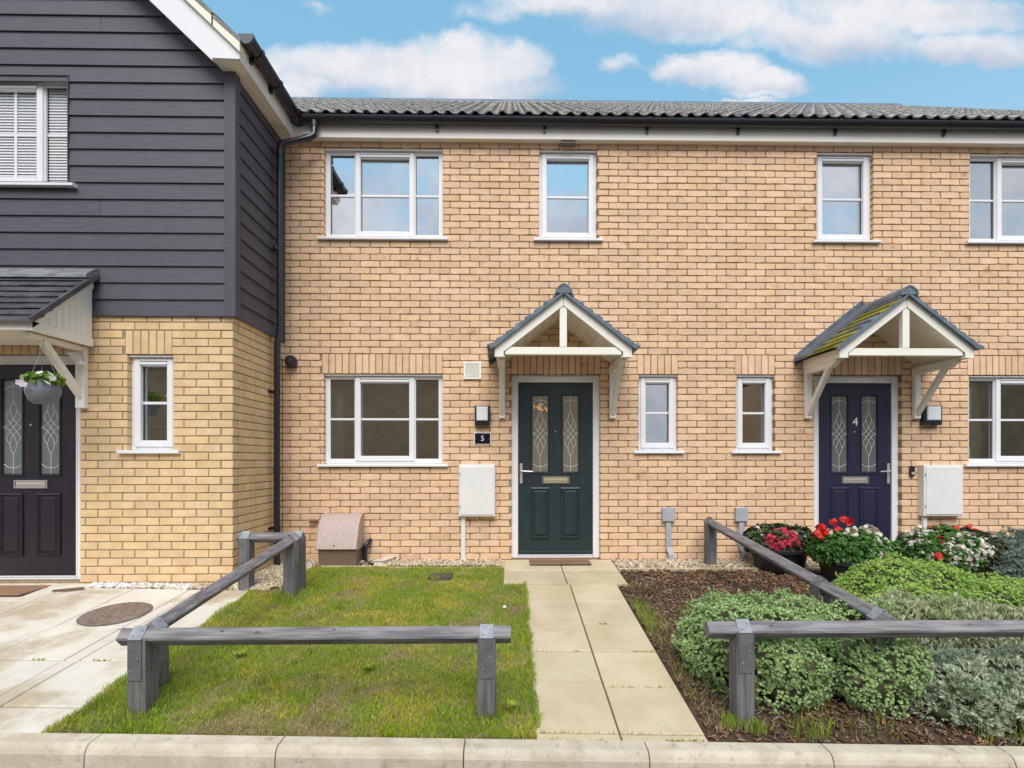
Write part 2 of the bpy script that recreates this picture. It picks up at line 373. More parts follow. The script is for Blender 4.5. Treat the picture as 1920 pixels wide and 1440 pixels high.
def thing(name, loc, label, cat, group=None):
    o = bpy.data.objects.new(name, None); COL.objects.link(o); o.location = loc; o.empty_display_size = .1
    return tag(o, label, cat, group)
def part(name, parent, loc=None):
    o = bpy.data.objects.new(name, None); COL.objects.link(o); o.parent = parent; o.empty_display_size = .05
    if loc is not None: o.location = Vector(loc)-wloc(parent)
    return o

# ------------------------------------------------------------------ bricks
def brick_geo(L, H, D, rng, jit=.003, ch=.004, rc=.008):
    """front at y=0, centred on x and z; ten perimeter points, chamfer, body going back"""
    l, h = L/2, H/2
    if L < .05: rc = .003
    P = [(-l+rc,-h),(0,-h),(l-rc,-h),(l,-h+rc),(l,h-rc),(l-rc,h),(0,h),(-l+rc,h),(-l,h-rc),(-l,-h+rc)]
    P = [(x+rng.uniform(-jit, jit)*.6, z+rng.uniform(-jit, jit)*(1.2 if i in (1, 6) else .6)) for i, (x, z) in enumerate(P)]
    V = [(x*(1-ch/l), 0, z*(1-ch/h)) for x, z in P]+[(x, ch*.9, z) for x, z in P]+[(x, D, z) for x, z in P]
    Fc = [tuple(range(10))]
    for r in (0, 10):
        Fc += [(r+i, r+10+i, r+10+(i+1) % 10, r+(i+1) % 10) for i in range(10)]
    return V, Fc
def inframe(x, y, z, m=6):
    px, py = proj(x, y, z); return -m < px < 1920+m and -m < py < 1440+m

class BrickField:
    """collects bricks; the first 300 in view nearest the eye become objects, the rest one stuff mesh"""
    def __init__(s, mt, jit, ch, rc, seed):
        s.items = []; s.m = mt; s.p = (jit, ch, rc); s.rng = random.Random(seed)
        s.var = [mesh('brick', *brick_geo(.215, .065, .1, s.rng, *s.p), mt) for _ in range(8)]
    def add(s, x, y, z, L, H=.065, side=False): s.items.append((x, y, z, L, H, side))
    def build(s, wall, nmax=300):
        def key(it):
            vis = inframe(it[0], it[1], it[2]) and it[3]*it[4] > .004
            return (0 if vis else 1, it[0]**2+it[1]**2+(it[2]-CAMZ)**2)
        s.items.sort(key=key)
        o0 = wloc(wall); V = []; Fc = []
        for i, (x, y, z, L, H, side) in enumerate(s.items):
            y_ = y+s.rng.uniform(-.0012, .0012) if not side else y
            x_ = x+s.rng.uniform(-.001, .001) if side else x
            if i < nmax:
                if abs(L-.215) < .002 and abs(H-.065) < .002: me = s.rng.choice(s.var)
                else: me = mesh('brick', *brick_geo(L, H, .1, s.rng, *s.p), s.m)
                link('brick', me, wall, (x_, y_, z), (0, 0, math.pi/2 if side else 0))
            else:
                vs, fs = brick_geo(L, H, .1, s.rng, *s.p); n = len(V)
                for a, b, c in vs:
                    V.append((x_-b-o0.x, y_+a-o0.y, z+c-o0.z) if side else (x_+a-o0.x, y_+b-o0.y, z+c-o0.z))
                Fc += [tuple(k+n for k in f) for f in fs]
        if V:
            o = link('brickwork', mesh('brickwork', V, Fc, s.m), wall); tag(o, kind='stuff')

def lay(field, u0, u1, z0, z1, zg, holes, put, phase=0, P=.0752, endfix=None):
    """stretcher bond between u0..u1; zg = a bed joint height; holes = (u0,u1,z0,z1)"""
    k0 = math.floor((z0-zg)/P); k = k0
    while zg+k*P < z1-.02:
        a, b = zg+k*P+.005, zg+(k+1)*P-.005
        a2, b2 = max(a, z0), min(b, z1)
        if b2-a2 < .02: k += 1; continue
        lo, hi = u0, u1
        if endfix: lo, hi = endfix(k, u0, u1)
        off = phase+(0 if k % 2 else .1125)
        u = u0-.6+((off) % .225)-.225
        while u < hi:
            s0, s1 = max(u+.005, lo+.002), min(u+.22, hi-.002); u += .225
            segs = [(s0, s1)]
            for (h0, h1, hz0, hz1) in holes:
                if hz0 < (a2+b2)/2 < hz1:
                    new = []
                    for (p, q) in segs:
                        if q <= h0+.004 or p >= h1-.004: new.append((p, q)); continue
                        if p < h0: new.append((p, h0))
                        if q > h1: new.append((h1, q))
                    segs = new
            for p, q in segs:
                if q-p > .03: put((p+q)/2, (a2+b2)/2, q-p, b2-a2)
        k += 1

def core(mb, u0, u1, z0, z1, holes, f, g=.004):
    """cells of wall round the holes (grown by g); f(u0,u1,z0,z1) adds a block"""
    H = [(a-g, b+g, c-g, d+g) for a, b, c, d in holes]
    us = sorted({u0, u1}|{t for h in H for t in h[:2] if u0 < t < u1}); zs = sorted({z0, z1}|{t for h in H for t in h[2:] if z0 < t < z1})
    for j in range(len(zs)-1):
        run = None
        for i in range(len(us)-1):
            cu, cz = (us[i]+us[i+1])/2, (zs[j]+zs[j+1])/2
            solid = not any(h[0] < cu < h[1] and h[2] < cz < h[3] for h in H)
            if solid: run = (run[0], us[i+1]) if run else (us[i], us[i+1])
            if (not solid or i == len(us)-2) and run: f(run[0], run[1], zs[j], zs[j+1]); run = None

# ------------------------------------------------------------------ window, door
def window(house, x0, x1, z0, z1, yw, three=False, gl=None, vent=True, sillo=.062, vbar=False, rec=.06, sillh=.036, headcol=None):
    gl = gl or M_GLASS
    w = part('window', house, ((x0+x1)/2, yw, z0))
    zs = z0+sillh
    y = yw+rec
    e = .003
    fr = MB().ring(x0-e, x1+e, zs, z1+e, .058, y, y+.07)
    W = x1-x0
    panes = []; bars = MB(); zb0, zb1 = zs+.058, z1-.055
    if three:
        a, b = x0+W*.268, x0+W*.742                # mullion centres
        for c in (a, b): fr.box(c-.032, c+.032, y+.001, y+.069, zs+.058, z1-.055)
        panes = [(x0+.055, a-.030, zb0, zb1), (b+.030, x1-.055, zb0, zb1)]
        sx0, sx1 = a-.018, b+.018
    else:
        sx0, sx1 = x0+.030, x1-.030
    f = fr.build('frame', M_WHITE, w, bevel=.005)
    sz0, sz1 = zs+.030, z1-.030
    sa = MB().ring(sx0, sx1, sz0, sz1, .060, y-.016, y+.03, wt=.068, wb=.060).build('sash', M_WHITE, w, bevel=.006)
    panes.append((sx0+.057, sx1-.057, sz0+.057, sz1-.064))
    for (p0, p1, q0, q1) in panes:
        cz = (zb0+zb1)/2
        MB().box(p0-.004, p1+.004, y+.034, y+.040, q0-.004, q1+.004).build('pane', gl, w)
        MB().box(p0-.004, p1+.004, y+.022, y+.033, cz-.012, cz+.012).build('glazing_bar', M_WHITE, w, bevel=.002)
        MB().ring(p0-.001, p1+.001, q0-.001, q1+.001, .005, y+.024, y+.0335).build('glazing_bead', M_BLACKM, w)
    if vbar:
        p0, p1, q0, q1 = panes[-1]; c = (p0+p1)/2
        MB().box(c-.012, c+.012, y+.021, y+.034, q0, q1).build('glazing_bar', M_WHITE, w, bevel=.002)
    if vent:
        MB().box(sx0+.052, sx1-.052, y-.026, y-.015, sz1-.056, sz1-.030).build('trickle_vent', M_WHITE, w, bevel=.003)
        MB().box(sx0+.056, sx1-.056, y-.020, y-.013, sz1-.028, sz1-.022).build('vent_slot', M_BLACKM, w)
    MB().prism([(yw-.040, z0+.003), (yw-.040, zs-.010), (yw-.03, zs-.004), (y+.05, zs), (y+.05, z0+.003)], 'x', x0-sillo, x1+sillo).build('sill', M_SILL, w, bevel=.003)
    # head trim under the lintel
    MB().box(x0+.002, x1-.002, yw+.02, y+.01, z1-.016, z1-.002).build('head_trim', M_FASCIA, w)
    return w

def came(x0, x1, z0, z1, y):
    """white lead pattern over a long door light"""
    cx, hw, H = (x0+x1)/2, (x1-x0)/2, z1-z0
    mb = MB()
    def line(P, r=.0024):
        pts = [(cx+u*hw, y, z1-v*H) for u, v in P]
        out = []
        for i in range(len(pts)-1):      # Catmull-Rom smoothing
            p0, p1, p2, p3 = (Vector(pts[max(i-1, 0)]), Vector(pts[i]), Vector(pts[i+1]), Vector(pts[min(i+2, len(pts)-1)]))
            for k in range(4):
                t = k/4
                out.append(.5*((2*p1)+(-p0+p2)*t+(2*p0-5*p1+4*p2-p3)*t*t+(-p0+3*p1-3*p2+p3)*t**3))
        out.append(Vector(pts[-1])); mb.tube(out, r, 4, caps=False)
    for m in (1, -1):                    # top half and its mirror
        f = (lambda v: v) if m == 1 else (lambda v: 1-v)
        line([(0, f(0)), (0, f(.11)), (0, f(.215))])
        line([(-1, f(.10)), (-.5, f(.072)), (0, f(.062)), (.5, f(.072)), (1, f(.10))] if m == 1 else [(-1, .89), (-.5, .922), (0, .932), (.5, .922), (1, .89)])
        for s in (1, -1):
            line([(0, f(.215)), (s*.25, f(.265)), (s*.34, f(.325)), (s*.16, f(.385)), (0, f(.415)), (-s*.3, f(.452)), (-s*.5, f(.48)), (-s*1, f(.5))])
            line([(s*.34, f(.32)), (s*.62, f(.355)), (s*.68, f(.405)), (s*.42, f(.44)), (0, f(.505))])
    return mb

def door(house, x0, x1, z0, z1, yw, col, glm, flip=False, knobcol=M_CHROME, boxcol=M_CHROME, frame_w=.078):
    """x0..x1, z0..z1: outside of the white frame; flip = handle on the right"""
    d = part('door', house, ((x0+x1)/2, yw, z0))
    y = yw+.055
    MB().ring(x0-.003, x1+.003, z0, z1+.003, frame_w, y, y+.07, wt=.086, wb=.030).build('door_frame', M_WHITE, d, bevel=.006)
    MB().ring(x0+frame_w-.014, x1-frame_w+.014, z0+.028, z1-.072, .012, y-.006, y+.004).build('frame_bead', M_WHITE, d, bevel=.003)
    a, b = x0+frame_w+.004, x1-frame_w-.004; c0, c1 = z0+.034, z1-.090
    W, H = b-a, c1-c0
    def X(t): return a+t*W
    def Z(t): return c1-t*H
    gx = [(.186, .402), (.601, .812)]; gz = (.0715, .517)
    px_ = [(.166, .418), (.571, .829)]; pz = (.607, .905)
    holes = [(X(p), X(q), Z(gz[1]), Z(gz[0])) for p, q in gx]
    mb = MB(); core(mb, a, b, c0, c1, holes, lambda u, v, p, q: mb.box(u, v, y+.012, y+.055, p, q), g=0)
    mb.build('door_leaf', col, d)
    MB().box(a, b, y+.004, y+.02, c0, c0+.045).build('weather_bar', col, d, bevel=.005)
    for p, q in gx:
        h = (X(p), X(q), Z(gz[1]), Z(gz[0]))
        m2 = MB()
        # chamfered moulding round the glass
        o = .020; y_o, y_t = y+.012, y+.002
        for (A, B, off) in ((o, o*.45, 0),):
            V = []; Fc = []
            for k, (g, yy) in enumerate(((o, y_o+.002), (o*.72, y_t), (o*.30, y_t), (-.004, y_o+.014))):
                V += [(h[0]-g, yy, h[2]-g*1.25), (h[1]+g, yy, h[2]-g*1.25), (h[1]+g, yy, h[3]+g), (h[0]-g, yy, h[3]+g)]
            for k in range(3):
                for i in range(4): Fc.append((k*4+i, k*4+(i+1) % 4, k*4+4+(i+1) % 4, k*4+4+i))
            m2.add(V, Fc)
        m2.build('glass_moulding', col, d)
        MB().box(h[0]-.004, h[1]+.004, y+.024, y+.030, h[2]-.004, h[3]+.004).build('door_glass', glm, d)
        came(h[0], h[1], h[2], h[3], y+.023).build('lead_pattern', M_CAME, d)
    for p, q in px_:
        h = (X(p), X(q), Z(pz[1]), Z(pz[0])); V = []; Fc = []
        rings = ((0, .0105), (.012, .004), (.020, .018), (.034, .019), (.050, .006))
        for g, yy in rings: V += [(h[0]+g, y+yy, h[2]+g), (h[1]-g, y+yy, h[2]+g), (h[1]-g, y+yy, h[3]-g), (h[0]+g, y+yy, h[3]-g)]
        for k in range(len(rings)-1):
            for i in range(4): Fc.append((k*4+i, k*4+(i+1) % 4, k*4+4+(i+1) % 4, k*4+4+i))
        n = 4*(len(rings)-1); Fc.append((n, n+1, n+2, n+3))
        # panel sits in a hole-free leaf: push it proud of the leaf face
        MB().add([(v[0], v[1]-.009, v[2]) for v in V], Fc).build('raised_panel', col, d)
    lx = X(.5)+.0; 
    lb = MB().ring(X(.325), X(.685), Z(.583), Z(.545), .008, y-.004, y+.013); lb.box(X(.345), X(.665), y-.001, y+.013, Z(.577), Z(.551))
    lb.build('letterbox', boxcol, d, bevel=.002)
    MB().box(X(.36), X(.65), y-.002, y+.0, Z(.570), Z(.568)).build('letterbox_slot', M_BLACKM, d)
    hx = X(.965) if flip else X(.035); s = -1 if flip else 1
    MB().box(hx-.016, hx+.016, y-.004, y+.013, Z(.585), Z(.467)).build('handle_plate', knobcol, d, bevel=.006)
    MB().tube([(hx, y, Z(.512)), (hx, y-.045, Z(.512)), (hx+s*.02, y-.052, Z(.512)), (hx+s*.13, y-.052, Z(.514))], [.010, .009, .009, .007], 8).build('handle', knobcol, d, smooth=True)
    MB().tube([(X(.5), y+.013, Z(.282)), (X(.5), y+.006, Z(.282))], .0085, 10).build('spyhole', knobcol, d)
    return d, X, Z, y

def text_obj(s, size, loc, m, parent, name, sx=1):
    cu = bpy.data.curves.new('txt', 'FONT'); cu.body = s; cu.size = size; cu.align_x = 'CENTER'; cu.align_y = 'CENTER'; cu.extrude = .0015
    t = bpy.data.objects.new('txt', cu); COL.objects.link(t)
    bpy.context.view_layer.update()
    me = bpy.data.meshes.new_from_object(t.evaluated_get(bpy.context.evaluated_depsgraph_get()))
    bpy.data.objects.remove(t); me.materials.clear(); me.materials.append(m)
    for v in me.vertices: v.co = Vector((v.co.x*sx, -v.co.z, v.co.y))
    return link(name, me, parent, loc)

# ------------------------------------------------------------------ setting: ground, path, patio, kerb, road
def sheet(name, x0, x1, y0, y1, dz, m, nx=12, ny=14, poly=None):
    xs = np.linspace(x0, x1, nx+1); ys = np.linspace(y0, y1, ny+1)
    V = [(x, y, G(x, y)+dz) for y in ys for x in xs]
    Fc = [(j*(nx+1)+i, j*(nx+1)+i+1, (j+1)*(nx+1)+i+1, (j+1)*(nx+1)+i) for j in range(ny) for i in range(nx)]
    return tag(link(name, mesh(name, V, Fc, m)), kind='structure')
zr = CAMZ-1.56
MB().add([(-300, -300, zr-.03), (300, -300, zr-.03), (300, 300, zr-.03), (-300, 300, zr-.03)], [(0,1,2,3)]).build('ground', M_FIELD)['kind'] = 'structure'
MB().add([(-40, -4.5, zr), (40, -4.5, zr), (40, 2.645, zr), (-40, 2.645, zr)], [(0,1,2,3)]).build('road', M_ASPH)['kind'] = 'structure'
sheet('garden_ground', -12, 12, 2.70, 6.3, -.045, M_SOIL, 60, 24)

rng = random.Random(5)
def slab(parent, x0, x1, y0, y1, lift, th, m, name='slab', gap=.0045):
    """a paving slab following the fall of the ground"""
    x0 += gap; x1 -= gap; y0 += gap*1.5; y1 -= gap*1.5; b = .005
    tz = rng.uniform(-.0015, .0015)
    def g(x, y, e): return G(x, y)+lift+tz-e
    V = [(x0+b, y0+b, g(x0,y0,0)), (x1-b, y0+b, g(x1,y0,0)), (x1-b, y1-b, g(x1,y1,0)), (x0+b, y1-b, g(x0,y1,0)),
         (x0, y0, g(x0,y0,b)), (x1, y0, g(x1,y0,b)), (x1, y1, g(x1,y1,b)), (x0, y1, g(x0,y1,b)),
         (x0, y0, g(x0,y0,th)), (x1, y0, g(x1,y0,th)), (x1, y1, g(x1,y1,th)), (x0, y1, g(x0,y1,th))]
    Fc = [(0,1,2,3)]+[(i, 4+i, 4+(i+1) % 4, (i+1) % 4) for i in range(4)]+[(4+i, 8+i, 8+(i+1) % 4, 4+(i+1) % 4) for i in range(4)]
    Fc = [tuple(reversed(f)) if k else f for k, f in enumerate(Fc)]
    return MB().add(V, Fc).build(name, m, parent)
path = sheet('path', .14, 1.02, YK, 5.2, -.022, M_BED, 4, 10)
PITCH = .475; y = 5.2
ys = [5.2-PITCH*i for i in range(6)]+[YK]
for i in range(len(ys)-1):
    slab(path, .13, .575, ys[i+1], ys[i], .002, .05, M_PATH); slab(path, .575, 1.03, ys[i+1], ys[i], .002, .05, M_PATH)
for (a, b) in ((5.2, 5.66), (5.66, 6.10)):
    slab(path, -.07, .55, a, b, .008, .06, M_PATH); slab(path, .55, 1.14, a, b, .008, .06, M_PATH)
patio = sheet('patio', -6.5, -2.36, YK, 4.98, -.022, M_BED, 12, 10)
pys = [YK, 3.0, 3.54, 4.07, 4.58, 4.93]; pxs = [-6.4, -5.8, -5.2, -4.6, -4.0, -3.4, -2.90, -2.80, -2.35]
for i in range(len(pys)-1):
    for j in range(len(pxs)-1): slab(patio, pxs[j], pxs[j+1], pys[i], pys[i+1], .001, .05, M_PATIO)
slab(patio, -5.3, -3.84, 4.93, 5.03, .001, .05, M_PATIO)
# doorstep slabs of the right-hand house
step4 = tag(MB().box(3.46, 4.7, 5.3, 6.10, G(4, 5.5)-.05, G(4, 5.5)-.012).build('doorstep_base', M_BED), kind='structure')
for a, b in ((3.46, 4.08), (4.08, 4.7)):
    slab(step4, a, b, 5.3, 5.7, .012, .05, M_PATH); slab(step4, a, b, 5.7, 6.10, .012, .05, M_PATH)
kerb = tag(MB().box(-8, 8, 2.66, 2.74, zr-.05, zr+.02).build('kerb', M_BED), kind='structure')
kx = -2.06-.915*6
for i in range(18):
    a, b = kx+i*.915+.0025, kx+(i+1)*.915-.0025
    z0_, z1_ = G(a, YK)+.010, G(b, YK)+.010
    prof = [(2.755, -.25), (2.755, -.002), (2.750, 0), (2.672, -.003), (2.655, -.010), (2.645, -.024), (2.636, -.045), (2.625, -.25)]
    V = [(a, p, z0_+q) for p, q in prof]+[(b, p, z1_+q) for p, q in prof]; n = len(prof)
    Fc = [tuple(range(n-1, -1, -1)), tuple(range(n, 2*n))]+[(k, k+1, n+k+1, n+k) for k in range(n-1)]
    MB().add(V, Fc).build('kerb_stone', M_KERB, kerb, bevel=.0025)
lawn = sheet('lawn', -2.35, .13, YK+.0, 5.80, -.008, M_TURF, 14, 18)
sheet('planting_bed', 1.04, 7, YK, 5.71, -.02, M_SOIL, 20, 14)
edg = tag(MB().box(1.15, 3.44, 5.71, 5.765, G(2, 5.7)-.08, G(2, 5.7)+.012).build('concrete_edging', M_PATH, bevel=.004), kind='structure')
tag(MB().box(-2.05, -1.32, 5.80, 5.84, -.08, G(-1, 5.8)+.014).build('lawn_edging', M_PATH, bevel=.004), kind='structure')

# ------------------------------------------------------------------ houses
GRP_H = 'terraced houses of the row'
zc = at(717, 451.5, Y0).z           # bed joint under the upstairs sills
PC = .0752
def course(n): return zc+n*PC
z_soff = CAMZ+3.587
house6 = thing('terraced_house', (-4.8, Y1, 0), 'left-hand house with charcoal boarded upper storey and yellow brick below', 'house', GRP_H)
house5 = thing('terraced_house', (-.15, Y0, 0), 'middle buff brick house with the dark green door marked number 5 beside it', 'house', GRP_H)
house4 = thing('terraced_house', (4.6, Y0, 0), 'right-hand buff brick house with the navy door numbered 4', 'house', GRP_H)
def fx(px, py=700): return at(px, py, Y0).x
TOPW, SILLU = course(14), course(0)
TOPD, SILLD = course(-20), course(-34)
win5 = [(fx(607), fx(830), SILLU, TOPW, True, 'u'), (fx(1011), fx(1119.5), SILLU, TOPW, False, 'u'),
        (fx(607), fx(830), SILLD, TOPD, True, 'd'), (fx(1198), fx(1271.5), course(-32), TOPD, False, 'd')]
win4 = [(fx(1532), fx(1638), SILLU, TOPW, False, 'u'), (fx(1819), fx(2042), SILLU, TOPW, True, 'u'),
        (fx(1817), fx(2040), SILLD, TOPD, True, 'd'), (fx(1381), fx(1453), course(-32), TOPD, False, 'd')]
D5 = (fx(959), fx(1125.5), at(1042, 1048, Y0).z, TOPD)
D4 = (fx(1527.5), fx(1690.5), at(1609, 1047, Y0).z, TOPD)
z_base = -.12
def soldier(field_m, house, x0, x1, z0, yw, rng, n=None, jp=(.002, .003, .006)):
    L = part('lintel', house, ((x0+x1)/2, yw, z0))
    n = n or round((x1-x0)/.0752); p = (x1-x0)/n
    hh = 3*PC-.010
    vs = [mesh('brick', *brick_geo(p-.010, hh, .1, rng, *jp), field_m) for _ in range(5)]
    for i in range(n): link('brick', rng.choice(vs), L, (x0+(i+.5)*p, yw+rng.uniform(-.001, .001), z0+hh/2+.005))
    return (x0, x1, z0, z0+3*PC)
def facade(specs, seed, z1):
    """one continuous bond over both houses; every brick belongs to the house it stands in"""
    r = random.Random(seed); walls = []; allh = []
    for house, x0, x1, wins, dr in specs:
        holes = [(a, b, c, d) for a, b, c, d, *_ in wins]+[dr[:4]]
        wall = part('wall', house, ((x0+x1)/2, Y0, 0))
        mb = MB(); core(mb, x0, x1, z_base, z1, holes, lambda a, b, c, d: mb.box(a, b, Y0+.009, Y0+.28, c, d)); mb.build('mortar', M_MORTAR, wall)
        lint = []
        for a, b, c, d, th, fl in wins:
            if fl == 'd': lint.append(soldier(M_BRICK, house, a-.02, b+.0, d, Y0, r))
        lint.append(soldier(M_BRICK, house, dr[0]-.003, dr[1]+.003, dr[3], Y0, r))
        allh += holes+lint; walls.append((x0, x1, wall, BrickField(M_BRICK, .0034, .0035, .009, seed+len(walls))))
    def put(u, z, L, H):
        for x0, x1, w, f in walls:
            if x0 <= u < x1: f.add(u, Y0, z, L, H)
    lay(None, specs[0][1], specs[-1][2], z_base, z1, zc, allh, put, phase=.01)
    for x0, x1, w, f in walls: f.build(w)
facade([(house5, XS, PARTY, win5, D5), (house4, PARTY, 7.25, win4, D4)], 11, z_soff+.03)
for h, ws in ((house5, win5), (house4, win4)):
    for a, b, c, d, th, fl in ws:
        window(h, a, b, c, d, Y0, th, M_GLASS if fl == 'u' else M_GLASSD)
# rooms behind
def room(house, x0, x1, y0, y1, z0, z1):
    mb = MB(); mb.add([(x0,y0,z0),(x1,y0,z0),(x1,y1,z0),(x0,y1,z0),(x0,y0,z1),(x1,y0,z1),(x1,y1,z1),(x0,y1,z1)], [(0,1,2,3),(4,7,6,5),(1,5,6,2),(2,6,7,3),(3,7,4,0)])
    return mb.build('room', M_ROOM, house)
room(house5, XS+.1, .10, Y0+.285, Y0+3.6, .02, 2.42); room(house5, .13, PARTY-.05, Y0+.285, Y0+3, .02, 2.42); room(house5, XS+.1, .6, Y0+.285, Y0+3.6, 2.6, 4.9); room(house5, .63, PARTY-.05, Y0+.285, Y0+2, 2.6, 4.9)
room(house4, PARTY+.05, 4.75, Y0+.285, Y0+3, .02, 2.42); room(house4, 4.78, 7.2, Y0+.285, Y0+3.6, .02, 2.42); room(house4, PARTY+.05, 4.4, Y0+.285, Y0+2.2, 2.6, 4.9); room(house4, 4.43, 7.2, Y0+.285, Y0+3.6, 2.6, 4.9)

d5, X5, Z5, yd5 = door(house5, D5[0], D5[1], D5[2], D5[3], Y0, M_DGREEN, M_DGLASS, boxcol=M_BRASS)
d4, X4, Z4, yd4 = door(house4, D4[0], D4[1], D4[2], D4[3], Y0, M_DNAVY, M_DGLASSG, flip=True)
text_obj('4', .135, (X4(.51), yd4+.009, Z4(.225)), M_ORN, d4, 'door_number')

# main roof, gutter, fascia (split at the party line)
YF = 6.02; ROOFT = math.tan(math.radians(34.6)); YR0, ZR0 = 5.945, CAMZ+3.775; RL = 4.3
XV = 7.45
def tile_mesh(w=.30, l=.42, th=.018, amp=.021):
    n = 14; V = []; Fc = []
    for k, (yy, dz) in enumerate(((0, 0), (l, 0))):
        for lay_ in (0, -th):
            for i in range(n+1):
                t = i/n; q = (t*2) % 1; zz = amp*(2.0*math.sin(math.pi*q/.62)**1.3 if q < .62 else 0)
                V.append((t*(w+.015)-w/2, yy, zz+lay_))
    m = n+1
    for i in range(n):
        Fc += [(i, i+1, 2*m+i+1, 2*m+i), (m+i, m+i+1, i+1, i), (2*m+i, 2*m+i+1, 3*m+i+1, 3*m+i)]
    Fc += [(0, 2*m, 3*m, m), (n, m+n, 3*m+n, 2*m+n)]
    return mesh('roof_tile', V, Fc, M_ROOF, smooth=True)
TM = [tile_mesh(amp=a) for a in (.014, .0155)]
sl = math.atan(ROOFT)
def main_roof(house, x0, x1, left=False):
    r = part('roof', house, ((x0+x1)/2, Y0, ZR0))
    MB().add([(x0, YR0+.05, ZR0+.01), (x1, YR0+.05, ZR0+.01), (x1, YR0+RL, ZR0-.03+RL*ROOFT), (x0, YR0+RL, ZR0-.03+RL*ROOFT), (x0, YR0+2*RL, ZR0), (x1, YR0+2*RL, ZR0)], [(0,1,2,3), (3,2,5,4)]).build('roof_deck', M_BLACKM, r)
    nrow = int(RL/math.cos(sl)/.34)+1
    pitch = RL/math.cos(sl)/nrow
    ncol = round((x1-x0)/.30); cw = (x1-x0)/ncol
    rg = random.Random(int(x0*10))
    for j in range(nrow):
        for i in range(ncol):
            yy = YR0-.03+j*pitch*math.cos(sl); zz = ZR0+.035+j*pitch*math.sin(sl)
            o = link('roof_tile', rg.choice(TM), r, (x0+(i+.5)*cw, yy, zz+rg.uniform(-.002, .002)), (sl-.045, 0, 0))
    zr_ = ZR0+RL*ROOFT+.015; a = x0
    while a < x1-.05:
        b = min(a+.45, x1)
        MB().add(*half_round(a+.003, b-.003, YR0+RL, zr_, .115, .02)).build('ridge_tile', M_CTILE, r, smooth=True); a = b
    return r
def half_round(x0, x1, yc, z, rad, th, n=10):
    V = []; Fc = []
    for x in (x0, x1):
        for rr in (rad, rad-th):
            for k in range(n+1):
                t = math.pi*k/n; V.append((x, yc-rr*math.cos(t), z-.04+rr*math.sin(t)))
    m = n+1
    for i in range(n): Fc += [(i, 2*m+i, 2*m+i+1, i+1), (m+i, m+i+1, 3*m+i+1, 3*m+i), (i, i+1, m+i+1, m+i), (2*m+i, 3*m+i, 3*m+i+1, 2*m+i+1)]
    return V, Fc
main_roof(house5, -4.6, PARTY); main_roof(house4, PARTY, XV)
def gutter_sec(r=.058, lip=.006, n=10):
    o = [(-r*math.cos(math.pi*k/n), -r*math.sin(math.pi*k/n)) for k in range(n+1)]
    i = [(-(r-.005)*math.cos(math.pi*k/n), -(r-.005)*math.sin(math.pi*k/n)) for k in range(n, -1, -1)]
    return o+i
def eaves(house, x0, x1, brackets):
    MB().box(x0, x1, YF, YF+.018, z_soff, CAMZ+3.80).build('fascia', M_FASCIA, house)
    MB().box(x0, x1, YF+.018, Y0+.02, z_soff+.004, z_soff+.014).build('soffit', M_SOFF, house)
    g = part('gutter', house, ((x0+x1)/2, YF-.062, CAMZ+3.765))
    mb = MB(); mb.prism([(YF-.062+a, CAMZ+3.768+b*1.15) for a, b in gutter_sec()], 'x', x0, x1); mb.build('gutter_channel', M_BLACKP, g, smooth=True)
    for x in brackets:
        b = MB(); b.prism([(YF-.062+a*1.12, CAMZ+3.771+c*1.22) for a, c in gutter_sec()], 'x', x-.014, x+.014)
        b.box(x-.013, x+.013, YF-.028, YF-.001, CAMZ+3.655, CAMZ+3.735); b.build('gutter_bracket', M_BLACKP, g)
eaves(house5, XS+.12, PARTY, [fx(820, 240)*.985, fx(1021, 240)*.985, fx(1213, 240)*.985])
eaves(house4, PARTY, XV, [fx(1383, 240)*.985, fx(1565, 240)*.985, fx(1768, 240)*.985, 6.5])
for x in (fx(1624, 225)*.975,):
    MB().prism([(YF-.062+a*1.14, CAMZ+3.772+b*1.24) for a, b in gutter_sec()], 'x', x-.06, x+.06).build('gutter_joint', M_BLACKP, house4)
# bird / vent bracket under the soffit
MB().box(fx(1052, 266), fx(1077, 266), YF+.02, Y0, z_soff-.028, z_soff+.003).build('soffit_vent', mat('grey_brown_vent', (.22, .17, .16)), house5)
# house ends
MB().box(7.25, 7.3, Y0+.28, Y0+8, z_base, z_soff+.2).build('end_wall', M_BRICK, house4)

# ------------------------------------------------------------------ left house
zcl = at(300, 592, Y1-.03).z                         # underside of the cladding
def lx(px, py=750): return at(px, py, Y1).x
zl_top = at(280, 665, Y1).z; zl_grid = zl_top
P1 = .0752
W0 = (lx(238.5), lx(325), zl_top-12*P1-.015, zl_top)
D6c = lx(47)
D6 = (D6c-.505, D6c+.497, at(60, 1090, Y1).z, at(60, 668, Y1).z)
D6 = (D6[0], D6[1], D6[2], zl_grid)
r6 = random.Random(3)
wall6 = part('wall', house6, (-4.8, Y1, 0))
mb = MB(); core(mb, -7.0, XS-.007, z_base, zcl+.06, [W0, D6], lambda a, b, c, d: mb.box(a, b, Y1+.007, Y1+.28, c, d)); mb.build('mortar', M_MORTARL, wall6)
MB().box(XS-.28, XS-.0075, Y1+.28, Y0+.02, z_base, zcl+.06).build('mortar', M_MORTARL, wall6)
l1 = soldier(M_BRICKL, house6, W0[0]-.02, W0[1]-.01, W0[3], Y1, r6, jp=(.001, .003, .004))
l2 = soldier(M_BRICKL, house6, D6[0], D6[1], D6[3], Y1, r6, jp=(.001, .003, .004))
f6 = BrickField(M_BRICKL, .0012, .003, .004, 6)
def put_front(u, z, L, H): f6.add(u, Y1, z, L, H)
lay(f6, -7.0, XS, z_base, zcl+.01, zl_grid, [W0, D6, l1, l2], put_front, phase=(XS+7.0+.6) % .225,
    endfix=lambda k, a, b: (a, b) if k % 2 else (a, b-.1075))
